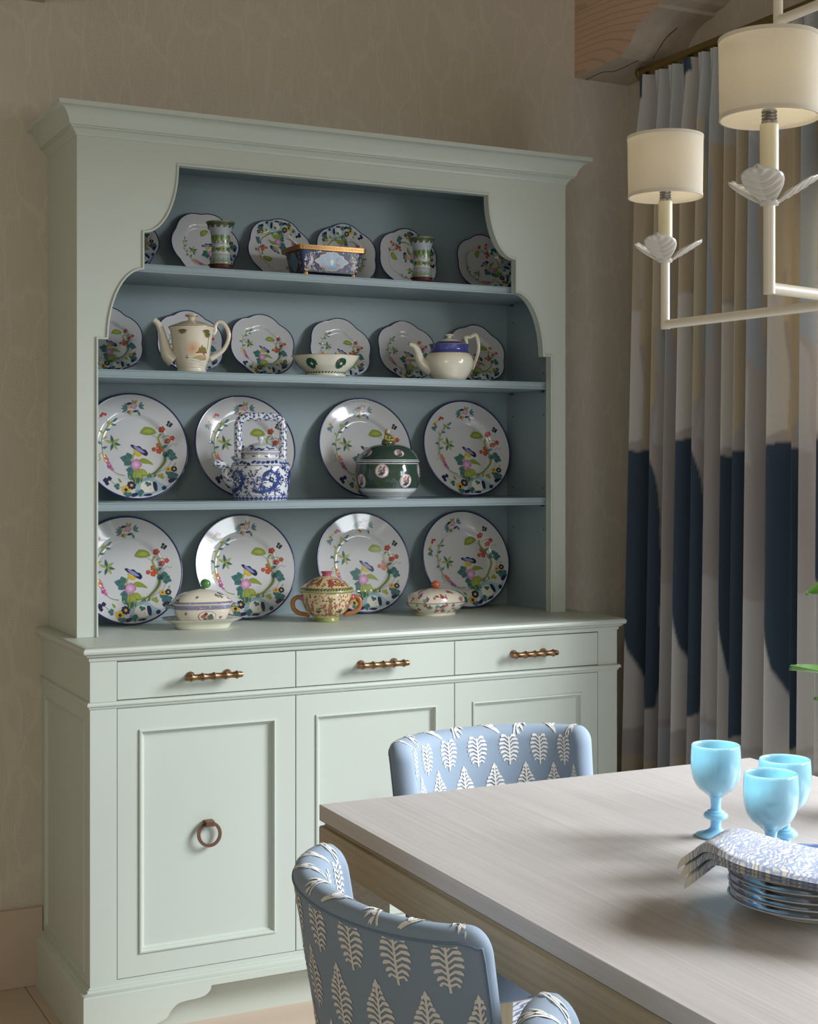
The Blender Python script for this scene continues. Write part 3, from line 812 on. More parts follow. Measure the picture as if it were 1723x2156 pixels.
# ================================================================== CURTAIN AND ROD
RX, RZ = 1.735, 2.508
rod = empty('curtain_rod', (RX, .28, RZ), 0, 'antique brass curtain rod with end cap on wall brackets', 'curtain rod')
MB().tube([(0, -.018, 0), (0, -3.6, 0)], .0155, 24).build('rod', BRASS, rod, auto=40)
MB().lathe([(0, 0), (.0165, 0), (.0175, .001), (.0175, .016), (.0165, .017), (.0165, .0175), (0, .0175)], 24).build('end_cap', BRASS, rod, auto=40).rotation_euler = (R_(90), 0, 0)
for yb in (-.145, -1.72, -3.3):
    MB().tube([(0, yb, .006), (XR - RX - .006, yb, .006)], .0095, 16).build('bracket', BRASS, rod, auto=40)
    MB().tube([(XR - RX - .007, yb, .006), (XR - RX - .0005, yb, .006)], .026, 20).build('bracket_plate', BRASS, rod, auto=40)

random.seed(5)
NF = 15; NU, NZ = 720, 440
CY0T, CY0B, CY1 = .272, .345, -.66
CZT = 2.4918
rs = np.random.RandomState(3)
sarr = np.linspace(0, 1, NU)
zarr = np.concatenate([np.linspace(.012, .35, 40, endpoint=False), np.linspace(.35, CZT, NZ - 40)])
ph = 2 * PI * (NF * sarr + .16 * np.sin(2 * PI * sarr * 2.3 + .4) + .08 * np.sin(2 * PI * sarr * 5.1 + 1))
amp = 1 + .25 * np.sin(2 * PI * sarr * 3.7 + .7) + .15 * np.sin(2 * PI * sarr * 7.9)
verts = np.zeros((NZ, NU, 3))
for j, z in enumerate(zarr):
    tt = (z - .012) / (CZT - .012)
    head = np.clip((z - 2.30) / (CZT - 2.30), 0, 1)
    y0 = CY0B * (1 - tt) + CY0T * tt if z < 2.2 else CY0T + (CY0B - CY0T) * (1 - tt)
    sway = .25 * np.sin(1.3 * z + 9 * sarr)
    wv = np.sin(ph + sway * (1 - head)) + .22 * np.sin(2 * ph + 1.1 + sway) * (1 - head)
    A = (.030 + .012 * (1 - tt)) * amp * (1 - .45 * head)
    x = RX + .012 - .004 + A * wv - .012 * head + .006 * head * np.sin(3 * ph)
    y = y0 + (CY1 - y0) * sarr + .012 * (1 - head) * np.sin(ph * 1.0 + .9) * (.4 + .6 * (1 - tt))
    verts[j, :, 0] = x; verts[j, :, 1] = y; verts[j, :, 2] = z
mid = verts[NZ // 2]; ul = np.concatenate([[0], np.cumsum(np.hypot(np.diff(mid[:, 0]), np.diff(mid[:, 1])))])
CL = dict(taupe='#c2bab3', grey='#cfccc6', pale='#dfdbd2', beige='#dccdb0', sand='#d2c3a6', blue='#b7bfc4', navy='#4c5b69', mist='#c8cccb')
UU0, ZZ0 = np.meshgrid(ul, zarr)
du_, dz_ = ul[-1] / NU, (CZT - .012) / NZ
SUB = [(a, b) for a in (-.33, 0, .33) for b in (-.25, .25)]
LAY = []
for a, b in SUB:
    c_ = np.zeros((NZ, NU, 4)); c_[:] = lin(CL['taupe']); U_ = UU0 + a * du_ * 2.2; Z_ = ZZ0 + b * dz_ * 2
    LAY.append((U_ + .006 * np.sin(Z_ * 23), Z_ + .008 * np.sin(U_ * 17) + .004 * np.sin(U_ * 41 + 1), c_))
PER = .54
def paint(poly, c, smooth=False):
    P = np.array([(p.x, p.y) for p in catmull([(a, b, 0) for a, b in poly], 5, closed=True)]) if smooth else np.array(poly)
    cc = lin(CL[c])
    for k in range(-1, int(ul[-1] / PER) + 2):
        ox = k * PER; sh = .02 * math.sin(k * 2.1)
        X = P[:, 0] + ox; Y = P[:, 1] + sh
        for UU, ZZw, c_ in LAY:
            ins = np.zeros(UU.shape, bool)
            for i in range(len(X)):
                j = (i + 1) % len(X)
                if abs(Y[j] - Y[i]) < 1e-9: continue
                cnd = (Y[i] > ZZw) != (Y[j] > ZZw)
                ins ^= cnd & (UU < (X[j] - X[i]) * (ZZw - Y[i]) / (Y[j] - Y[i]) + X[i])
            c_[ins] = cc
paint([(0, 2.6), (.30, 2.6), (.28, 2.10), (.20, 1.85), (.0, 1.80)], 'grey')
paint([(.30, 2.6), (.54, 2.6), (.54, 1.95), (.40, 1.85), (.28, 2.10)], 'mist')
paint([(.04, 2.6), (.13, 2.6), (.14, 2.43), (.05, 2.42)], 'navy')
paint([(.16, 2.28), (.33, 2.30), (.36, 1.95), (.36, 1.72), (.15, 1.70)], 'beige')
paint([(.33, 2.30), (.47, 2.22), (.50, 1.60), (.36, 1.72)], 'blue')
paint([(.47, 2.2), (.70, 2.2), (.68, 1.80), (.55, 1.74), (.50, 1.70)], 'sand')
paint([(.02, 1.80), (.15, 1.80), (.17, 1.42), (.03, 1.39)], 'pale')
paint([(.17, 1.72), (.34, 1.74), (.33, 1.52), (.22, 1.39), (.17, 1.39)], 'sand')
paint([(.34, 1.74), (.44, 1.62), (.46, 1.36), (.33, 1.40)], 'grey')
paint([(.02, 1.385), (.30, 1.385), (.33, 1.30), (.36, 1.18), (.35, 1.0), (.37, .85), (.35, .62), (.20, .60), (.17, .72), (.10, .82), (.09, .98), (.03, 1.08)], 'navy')
paint([(.37, 1.36), (.54, 1.34), (.56, .98), (.46, .95), (.36, .98)], 'taupe')
paint([(.36, 1.02), (.56, .99), (.55, .60), (.36, .62)], 'grey')
paint([(.03, 1.06), (.09, .98), (.12, .78), (.18, .70), (.20, .56), (.02, .55)], 'pale')
paint([(.10, .48), (.34, .46), (.36, .20), (.08, .18)], 'sand')
paint([(.36, .60), (.54, .58), (.54, .30), (.38, .26)], 'mist')
colr = sum(l_[2] for l_ in LAY) / len(LAY)
idx = np.arange(NZ * NU).reshape(NZ, NU)
fq = np.stack([idx[:-1, :-1], idx[:-1, 1:], idx[1:, 1:], idx[1:, :-1]], -1).reshape(-1, 4)
me = bpy.data.meshes.new('curtain'); me.from_pydata(verts.reshape(-1, 3).tolist(), [], fq.tolist()); me.update()
ca = me.color_attributes.new('Col', 'FLOAT_COLOR', 'POINT'); ca.data.foreach_set('color', colr.reshape(-1).astype(np.float32))
me.polygons.foreach_set('use_smooth', [True] * len(me.polygons)); me.materials.append(LINEN)
cu = empty('curtain', (RX, CY0T, 0), 0, 'pleated linen curtain printed with beige, grey and navy patches', 'curtain')
o = bpy.data.objects.new('curtain_panel', me); COL.objects.link(o); o.parent = cu; o.location = (-RX, -CY0T, 0)
# ================================================================== CHANDELIER
CX, CYc, CZb = .593, -1.882, 1.553
chd = empty('chandelier', (CX, CYc, CZb), 0, 'white plaster chandelier with drum shades and leaf collars above the table', 'chandelier')
LAMPW = .12
def leafcol(parent, rz0, z):
    for k in range(3):
        m = MB(); nu, nv = 21, 45
        for top in (1, -1):
            def g(a, b, top=top):
                t = b; wv = .0260 * (math.sin(PI * min(1, .06 + .94 * t ** 1.15)) ** .62 if t < .999 else 0.02)
                s_ = (2 * a - 1)
                r = .008 + .056 * t; h = .003 + .031 * t ** 1.2
                vein = .0026 * math.cos((t * 5.5 - abs(s_) * .9) * 2 * PI) * (1 - abs(s_) ** 4) + .0012 * math.exp(-(s_ / .12) ** 2)
                cup = .008 * s_ * s_ * math.sin(PI * t)
                e = max(0, 1 - abs(s_) ** 6) ** .5
                return (s_ * wv, -r + .10 * h, h + cup + top * .0016 * e + (vein * .8 * e))
            m.grid(nu, nv, g)
        o = m.build('plaster_leaf', LEAFCL, parent, smooth=True, merge=.0002); o.location = (0, 0, z); o.rotation_euler = (0, 0, rz0 + k * 2 * PI / 3)
def arm(dx, dy, z0, L, rz0):
    """arm reaching L from the centre along (dx, dy), rising to a candle with shade"""
    px, py = dx * L, dy * L
    a = MB().tube([(0, 0, z0), (px * .97, py * .97, z0), (px, py, z0)], .0072, 12).build('arm', PLASTERW, chd, auto=50)
    b = MB().tube([(px, py, z0 - .0072), (px, py, z0 + .02), (px, py, z0 + .103)], .0072, 12).build('upright', PLASTERW, chd, auto=50)
    e = MB().tube([(px, py, z0 + .101), (px, py, z0 + .196)], .0112, 20).build('candle_sleeve', CANDLE, chd, auto=50)
    k = bpy.data.objects.new('leaf_collar', None)
    cl = MB().lathe([(0, -.003), (.011, -.002), (.0125, .003), (.011, .006), (0, .006)], 16); o = cl.build('leaf_collar', LEAFCL, chd, smooth=True); o.location = (px, py, z0 + .101)
    leafcol(o, rz0, 0)
    pr = [(r_, z_ - .008) for r_, z_ in [(0, .204), (.0095, .204), (.0095, .208), (.0082, .209), (.0095, .211), (.0082, .213), (.0095, .215), (.0082, .217), (.0095, .219), (.0085, .222), (0, .222)]]
    MB().lathe(pr, 20, cx=px, cy=py, cz=z0).build('lamp_socket', STEEL, chd, auto=40)
    MB().lathe([(0, .2145), (.006, .2155), (.006, .223), (.012, .235), (.0145, .25), (.011, .268), (.004, .285), (0, .288)], 16, cx=px, cy=py, cz=z0).build('bulb', BULB, chd, smooth=True)
    lt = bpy.data.lights.new('bulb_light', 'POINT'); lt.energy = LAMPW; lt.color = (1.0, .92, .76); lt.shadow_soft_size = .012
    lo = bpy.data.objects.new('bulb_light', lt); COL.objects.link(lo); lo.parent = chd; lo.location = (px, py, z0 + .262)
    zb, zt = .203, .299; r0, r1 = .0588, .0600
    sh = MB().lathe([(r0 - .0012, zb), (r0, zb), (r1, zt), (r1 - .0012, zt), (r0 - .0012, zb)], 56)
    s = sh.build('lamp_shade', SHADE2, chd, auto=50); s.location = (px, py, z0)
    for zz, rr in ((zb, r0), (zt - .0034, r1)):
        MB().lathe([(rr - .0016, zz - .0006), (rr + .0006, zz - .0006), (rr + .0006, zz + .004), (rr - .0016, zz + .004), (rr - .0016, zz - .0006)], 56).build('shade_trim', SHADE2, s, auto=50)
    for t in range(3):
        an = rz0 + t * 2 * PI / 3; MB().tube([(.006 * math.cos(an), .006 * math.sin(an), .225), (r0 * math.cos(an), r0 * math.sin(an), zt - .012)], .0009, 6).build('shade_spider', BRASS, s)
def shade_mat():
    m, nt, b = nodes_of('linen_shade_thin')
    tc = N(nt, 'ShaderNodeTexCoord'); mp = N(nt, 'ShaderNodeMapping', ins={'Scale': (500, 500, 1400)}); nt.links.new(tc.outputs['Object'], mp.inputs[0])
    no = N(nt, 'ShaderNodeTexNoise', ins={'Scale': 1.0}); nt.links.new(mp.outputs[0], no.inputs[0])
    mx = N(nt, 'ShaderNodeMix', data_type='RGBA'); mx.inputs[6].default_value = lin('#e2dccf'); mx.inputs[7].default_value = lin('#eee9de')
    nt.links.new(no.outputs['Fac'], mx.inputs[0]); nt.links.new(mx.outputs[2], b.inputs['Base Color']); b.inputs['Roughness'].default_value = .9
    tr = N(nt, 'ShaderNodeBsdfTranslucent', ins={'Color': lin('#f0e9d4')}); ms = N(nt, 'ShaderNodeMixShader', ins={'Fac': .35})
    nt.links.new(b.outputs[0], ms.inputs[1]); nt.links.new(tr.outputs[0], ms.inputs[2]); nt.links.new(ms.outputs[0], nt.nodes['Material Output'].inputs['Surface'])
    return m
SHADE2 = shade_mat()
BULB, _nt, _b = nodes_of('frosted_bulb')
_t = N(_nt, 'ShaderNodeBsdfTranslucent', ins={'Color': (.9, .88, .82, 1)}); _p = N(_nt, 'ShaderNodeBsdfTransparent'); _m = N(_nt, 'ShaderNodeMixShader', ins={'Fac': .8})
_nt.links.new(_t.outputs[0], _m.inputs[1]); _nt.links.new(_p.outputs[0], _m.inputs[2]); _nt.links.new(_m.outputs[0], _nt.nodes['Material Output'].inputs['Surface'])
for dx, dy, z0, L, rz in [(-.0760, .9971, .0085, .462, 1.22), (-.9720, -.2350, -.003, .2840, 1.15), (.0590, -.9983, .0035, .458, 2.1), (.9765, .2155, -.006, .2877, 1.0), (0, 1, .437, .235, .7), (-1, 0, .437, .16, .4), (0, -1, .437, .235, .9), (1, 0, .437, .16, .4)]:
    arm(dx, dy, z0, L, rz)
MB().tube([(0, 0, -.012), (0, 0, ZCEIL - CZb - .001)], .0085, 12).build('centre_stem', PLASTERW, chd, auto=50)
MB().lathe([(0, ZCEIL - CZb - .03), (.03, ZCEIL - CZb - .028), (.055, ZCEIL - CZb - .012), (.06, ZCEIL - CZb - .0005), (0, ZCEIL - CZb - .0005)], 32).build('ceiling_canopy', PLASTERW, chd, auto=40)

# ================================================================== PLATES OF THE HUTCH
BR = .1435; SR = .0955
def hprof(rho, depth):
    if rho < .56: return .0
    if rho < .68:
        t = (rho - .56) / .12; return depth * .55 * t * t * (3 - 2 * t)
    return depth * (.55 + .45 * (rho - .68) / .32)
def scallop(a): return .925 + .075 * math.sqrt(math.sin(3 * a + .3) ** 2 + .012)
def plate_z(x, y, R, depth, sc):
    a = math.atan2(y, x); ro = R * (scallop(a) if sc else 1); rho = min(1, math.hypot(x, y) / ro)
    h = hprof(rho, depth)
    if sc and rho > .62: h += .0022 * (abs(math.sin(3 * a + .3)) - .5) * ((rho - .62) / .38)
    return h
T_ = '#4f7d7c'; TD = '#35625f'; G1 = '#8a9a3e'; G2 = '#a5ae58'; NV = '#262a52'; RD = '#b33a2c'; PK = '#c069a0'; YL = '#d8b13c'; LB = '#9dbcc2'; OR = '#d98a3a'
def design(P, k=1.0):
    """flower and rock spray in plate units (radius 1) scaled by P.k"""
    R = P.k
    def pt(x, y): return (x * R, y * R)
    def st(pts, w, c): P.stroke([pt(*p) for p in pts], w * R, c, smooth=3)
    def lf(x, y, L, w, a, c, g=None): P.leaf(x * R, y * R, L * R, w * R, R_(a), c, g)
    def ivy(x, y, r, a, c=T_, g=TD):
        for da, L in ((0, 1), (55, .8), (-55, .8)): lf(x, y, r * L, r * .75, a + da, c, g)
    def fl(x, y, r, n, c, cen, g=None): P.flower(x * R, y * R, r * R, n, c, cen, g)
    def blob(pts, c):
        P.poly([(p.x, p.y) for p in catmull([(x * R, y * R, 0) for x, y in pts], 3, closed=True)], c)
    # rockery
    blob([(-.05, -.97), (-.03, -.80), (.02, -.66), (.14, -.60), (.27, -.575), (.37, -.64), (.46, -.72), (.58, -.76), (.66, -.70), (.62, -.77), (.42, -.88), (.2, -.95)], LB)
    blob([(.06, -.86), (.08, -.72), (.2, -.66), (.30, -.70), (.36, -.80), (.28, -.88), (.15, -.90)], '#e6e2d4')
    for pts in ([(.30, -.70), (.36, -.69), (.38, -.78), (.36, -.87), (.31, -.85)], [(-.20, -.95), (-.10, -.91), (.0, -.90), (-.02, -.95), (-.1, -.985)], [(.08, -.955), (.18, -.92), (.27, -.93), (.2, -.97)],
                [(.60, -.66), (.68, -.62), (.74, -.64), (.70, -.69), (.62, -.72)], [(.46, -.80), (.52, -.77), (.55, -.82), (.48, -.86)]): blob(pts, NV)
    # right hand stem
    st([(.12, -.55), (.32, -.52), (.46, -.42), (.58, -.28), (.60, -.12), (.55, .05), (.50, .18), (.55, .27)], .035, G1)
    st([(.40, -.50), (.60, -.42), (.70, -.25), (.62, -.08)], .012, '#9fb0b8')
    st([(.50, .18), (.42, .24), (.33, .28), (.25, .42)], .012, '#9fb0b8')
    st([(.55, .20), (.66, .22), (.74, .17)], .012, G1); st([(.52, .08), (.46, .02), (.42, -.04)], .012, G1)
    blob([(.16, .30), (.24, .40), (.34, .41), (.43, .37), (.47, .29), (.38, .26), (.28, .25), (.2, .27)], G1)
    blob([(.22, .32), (.32, .37), (.41, .33), (.34, .29)], G2)
    for x, y, r in ((.57, .35, .060), (.75, .17, .050), (.66, .12, .055), (.51, .05, .060), (.40, -.03, .045), (.50, -.06, .060), (.55, -.02, .045)): fl(x, y, r, 5, RD, None, '#c8604a')
    ivy(.64, -.09, .15, -60); ivy(.70, -.18, .13, -25); lf(.55, .0, .12, .06, 20, T_)
    st([(.68, 0), (.76, .06), (.80, .02), (.84, .06)], .010, '#7d9a98')
    # left hand vine
    st([(-.20, -.54), (-.36, -.50), (-.50, -.36), (-.58, -.18), (-.60, .05), (-.58, .22), (-.48, .40), (-.36, .52)], .022, '#8f9a4c')
    for x, y, a in ((-.36, .50, 40), (-.40, .46, -10), (-.44, .42, 120), (-.52, .34, 10), (-.55, .26, 150), (-.58, .16, 30), (-.60, .06, 160), (-.62, .10, 200), (-.60, -.02, 20), (-.46, .40, 75)): lf(x, y, .12, .045, a, T_ if int(a) % 3 else G2)
    for i, a in enumerate((100, 35, -15, -60, -110, 160)): lf(-.38, .09, .16, .055, a, T_ if i % 2 == 0 else G2, TD if i % 2 == 0 else None)
    st([(-.60, -.10), (-.68, -.16), (-.66, -.24), (-.72, -.28)], .014, '#a3a35c')
    for x, y, c in ((-.55, -.17, OR), (-.52, -.23, PK), (-.56, -.25, YL), (-.50, -.30, PK), (-.47, -.36, '#b2678d'), (-.44, -.42, PK), (-.50, -.38, '#a04f76')): fl(x, y, .042, 5, c, None)
    # centre spray
    ivy(-.07, -.24, .20, 165); ivy(-.02, -.44, .19, 230); ivy(.02, -.58, .17, 250)
    for a in (-80, -35, -125): lf(.08, -.42, .22, .12, a, G1, G2)
    blob([(.10, -.24), (.18, -.20), (.28, -.24), (.37, -.33), (.26, -.31), (.16, -.30)], G1)
    st([(.02, -.40), (.0, -.58), (-.04, -.72)], .03, G1); st([(.07, -.5), (.08, -.62), (.03, -.74)], .02, G2)
    fl(.03, -.33, .115, 5, '#b0639a', None, '#e6c4d8')
    for i in range(5): P.leaf(.03 * R, -.33 * R, .09 * R, .028 * R, R_(90 + 72 * i), '#ecd9a0')
    st([(-.03, -.24), (.0, -.14), (.06, -.06)], .035, G2)
    blob([(.02, -.10), (.0, -.03), (.08, -.08), (.16, -.12), (.12, -.17), (.06, -.16)], YL)
    blob([(-.05, .05), (.0, .06), (.05, .03), (.12, .035), (.18, -.02), (.24, -.04), (.28, -.11), (.24, -.16), (.16, -.12), (.08, -.06), (.0, -.01)], NV)
    blob([(.0, .035), (.08, .015), (.16, -.03), (.22, -.10), (.14, -.09), (.06, -.04)], '#8b93c0')
    # grasses and flowers of the foot
    for x, a in ((.22, 60), (.26, 80), (.30, 100), (.33, 55), (.36, 75)): lf(x, -.60, .12, .02, a, '#6d8a52')
    for x, a in ((.20, 80), (.23, 65)): lf(x, -.86, .14, .022, a, G1)
    fl(-.23, -.84, .095, 8, YL, NV); fl(-.11, -.75, .090, 8, NV, YL)
    ivy(-.36, -.78, .10, 170); ivy(-.20, -.90, .12, 260); ivy(.02, -.86, .13, 280); lf(-.30, -.70, .11, .05, 120, G1); lf(-.12, -.64, .10, .06, 80, G2)
    st([(-.50, -.66), (-.42, -.74), (-.30, -.80)], .010, G1)
    fl(-.60, -.66, .055, 4, NV, None); fl(-.52, -.62, .045, 4, NV, None); fl(-.58, -.72, .04, 4, NV, None)
    fl(.62, -.44, .060, 7, YL, RD); fl(.73, -.44, .062, 7, NV, YL); lf(.74, -.38, .08, .03, 60, G2); lf(.62, -.50, .08, .03, -80, G2)
    ivy(.60, -.56, .14, 20); ivy(.70, -.56, .13, -60); ivy(.46, -.60, .10, 60, G1, G2)
    ivy(.22, -.70, .09, 250)
def rimspray(P):
    R = P.k
    def lf(x, y, L, w, a, c): P.leaf(x * R, y * R, L * R, w * R, R_(a), c)
    for a in (150, 180, 215, 120): lf(-.08, .74, .13, .045, a, T_)
    for a in (20, 55, -20): lf(.14, .78, .12, .045, a, T_)
    for a in (60, 110): lf(.05, .82, .11, .05, a, G1)
    P.flower(.04 * R, .80 * R, .065 * R, 5, '#b0639a', YL, '#e6c4d8'); P.leaf(-.11 * R, .82 * R, .13 * R, .05 * R, R_(15), NV); P.leaf(-.06 * R, .80 * R, .07 * R, .04 * R, R_(-60), YL)
    P.flower(-.06 * R, .68 * R, .03 * R, 5, RD, None); P.leaf(.02 * R, .69 * R, .12 * R, .04 * R, R_(10), NV); lf(.12, .70, .10, .04, -60, T_); lf(-.02, .72, .10, .05, -90, G2)
    P.stroke([(-.15 * R, .66 * R), (0, .68 * R), (.16 * R, .67 * R)], .012 * R, '#8ba3a0')
    for x, y in ((.70, .48), (.745, .44), (.68, .43), (.72, .41)): P.flower(x * R, y * R, .03 * R, 4, NV, None)
    lf(.71, .46, .06, .03, 250, G1)
    P.flower(-.72 * R, .48 * R, .05 * R, 6, YL, NV); P.flower(-.69 * R, .43 * R, .035 * R, 5, '#6b6f9c', None)
    for x, y in ((-.57, .63), (-.60, .59), (-.52, .62)): P.flower(x * R, y * R, .028 * R, 5, RD, None)
    for a in (230, 270, 200): lf(-.72, .42, .11, .04, a, T_)
    P.stroke([(-.70 * R, .50 * R), (-.62 * R, .57 * R)], .01 * R, G1)

def make_plate(name, R, depth, sc):
    p = empty(name, (0, 0, 0)); p.rotation_mode = 'ZYX'
    n = 120; rhos = [0, .2, .4, .54, .57, .60, .63, .66, .69, .74, .80, .86, .92, .96, .985, 1.0]
    th = .0042
    m = MB(); vs = [(0, 0, 0)]
    ring = lambda rho, zoff: [(rho * R * (scallop(a) if sc else 1) * math.cos(a), rho * R * (scallop(a) if sc else 1) * math.sin(a)) for a in [2 * PI * i / n for i in range(n)]]
    rings = []
    for rho in rhos[1:]:
        rings.append([(x, y, plate_z(x, y, R, depth, sc)) for x, y in ring(rho, 0)])
    rings.append([(x, y, plate_z(x, y, R, depth, sc) - th * .5) for x, y in ring(1.004, 0)])
    for rho in reversed(rhos[1:]):
        rings.append([(x, y, plate_z(x, y, R, depth, sc) - th) for x, y in ring(rho * .995, 0)])
    vs = [(0, 0, 0)] + [q for r in rings for q in r] + [(0, 0, -th)]
    fs = [(0, 1 + i, 1 + (i + 1) % n) for i in range(n)]
    for k in range(len(rings) - 1):
        a = 1 + k * n; b = a + n
        fs += [(a + i, b + i, b + (i + 1) % n, a + (i + 1) % n) for i in range(n)]
    L = 1 + (len(rings) - 1) * n; e = len(vs) - 1
    fs += [(L + (i + 1) % n, L + i, e) for i in range(n)]
    m.add(vs, fs); b = m.build('plate_body', PORC, p, smooth=True)
    # navy edge line
    q = MB(); v2 = []; f2 = []
    prof = [(.978, .0004), (.992, .0007), (1.006, .0002), (1.008, -th * .5), (1.004, -th * .8)]
    for rho, dz in prof:
        for i in range(n):
            a = 2 * PI * i / n; k = R * (scallop(a) if sc else 1) * rho; x, y = k * math.cos(a), k * math.sin(a)
            v2.append((x, y, plate_z(x * .99, y * .99, R, depth, sc) + dz))
    for k in range(len(prof) - 1):
        f2 += [(k * n + i, (k + 1) * n + i, (k + 1) * n + (i + 1) % n, k * n + (i + 1) % n) for i in range(n)]
    q.add(v2, f2).build('rim_line', RIMBLUE, p, smooth=True)
    def fn(u, v, off):
        r = math.hypot(u, v); a = math.atan2(v, u); ro = R * (scallop(a) if sc else 1) * .975
        if r > ro: u, v = u * ro / r, v * ro / r
        return (u, v, plate_z(u, v, R, depth, sc) + off)
    P = Painter(fn, maxlen=.006); P.k = R * (.93 if sc else .97)
    design(P)
    if not sc: rimspray(P)
    P.build('painted_flowers', PAINT, p)
    return p
YBK = YD - .0145
def stand(p, x, zs, R, depth, tilt, rot=0, lean=0):
    t = R_(tilt); pts_ = [(r_ / 50 * R * 1.009, hprof(r_ / 50, depth) + dz_) for r_ in range(51) for dz_ in (-.0055, .0035 if depth < .018 else .001)]
    zc = zs + .0006 - min(-a * math.cos(t) + b * math.sin(t) for a, b in pts_)
    yc = YBK - .0006 - max(a * math.sin(t) - b * math.cos(t) for a, b in pts_)
    p.location = (x, yc, zc); p.rotation_euler = (R_(90 - tilt), 0, R_(rot))
bigp = make_plate('dinner_plate', BR, .020, False)
smallp = make_plate('scalloped_plate', SR, .015, True)
big = [(.2135, ZC, 'floral dinner plate on the worktop, cut by the hutch stile, left of the oval tureen', 0),
       (.5375, ZC, 'floral dinner plate on the worktop behind the oval tureen', -4),
       (.8910, ZC, 'floral dinner plate on the worktop behind the two-handled pot', -5),
       (1.2215, ZC, 'floral dinner plate on the worktop behind the peach-knob box, turned slightly', 18),
       (.2290, SHELF[2], 'floral dinner plate on the lowest shelf, left of the blue and white kettle', 0),
       (.5362, SHELF[2], 'floral dinner plate behind the blue and white kettle', -2),
       (.8961, SHELF[2], 'floral dinner plate behind the green tureen', 0),
       (1.2240, SHELF[2], 'floral dinner plate on the lowest shelf, right of the green tureen', -3)]
for i, (x, zs, lab, rot) in enumerate(big):
    p = bigp if i == 0 else copy_tree(bigp)
    stand(p, x, zs, BR, .020, 14.5, rot); tag(p, lab, 'plate', 'floral dinner plates in the hutch')
small = [(.1593, 1, 'scalloped floral plate on the middle shelf, half hidden by the stile', 0),
         (.3805, 1, 'scalloped floral plate behind the landscape teapot', 0),
         (.5864, 1, 'scalloped floral plate on the middle shelf between landscape teapot and footed bowl', -6),
         (.8198, 1, 'scalloped floral plate behind the footed dragon bowl', -8),
         (1.0291, 1, 'scalloped floral plate just behind the spout of the blue-banded teapot', 2),
         (1.2593, 1, 'scalloped floral plate behind the handle of the blue-banded teapot', -8),
         (.2006, 0, 'scalloped floral plate on the top shelf, mostly hidden by the scrolled frame', 30),
         (.4244, 0, 'scalloped floral plate on the top shelf behind the vase by the left scroll', 38),
         (.6394, 0, 'scalloped floral plate behind the left end of the cloisonne planter', 168),
         (.8403, 0, 'scalloped floral plate behind the right end of the cloisonne planter', 178),
         (1.0352, 0, 'scalloped floral plate on the top shelf behind the vase near the dark corner', 118),
         (1.2883, 0, 'scalloped floral plate in the dark top corner, with no vase before it', 62)]
for i, (x, s, lab, rot) in enumerate(small):
    p = smallp if i == 0 else copy_tree(smallp)
    stand(p, x, SHELF[s], SR, .015, 22 if s == 1 else 18, rot); tag(p, lab, 'plate', 'scalloped plates in the hutch')

# ================================================================== POTS, VASES, BOWLS
def surf(prof, Rref, sx=1, sy=1, shape=None):
    zs = [p[1] for p in prof]; rs_ = [p[0] for p in prof]
    def f(u, v, off):
        a = u / Rref; r = float(np.interp(v, zs, rs_)); dr = (float(np.interp(v + .0008, zs, rs_)) - float(np.interp(v - .0008, zs, rs_))) / .0016
        k = shape(a - PI / 2, r, v) if shape else 1
        n = 1 / math.sqrt(1 + dr * dr)
        return (math.sin(a) * (r * k * sx + off * n), -math.cos(a) * (r * k * sy + off * n), v - dr * n * off)
    return f
def smoothprof(pts, n=4): return [(p.x, p.y) for p in catmull([(a, b, 0) for a, b in pts], n)]
def shell(prof, th=.003):
    """closed lathe profile: outside up, inside down"""
    ins = [(max(0, r - th), max(z, th)) for r, z in reversed(prof)]
    return [(0, prof[0][1])] + prof + [(max(0, prof[-1][0] - th), prof[-1][1])] + ins[1:] + [(0, th)]

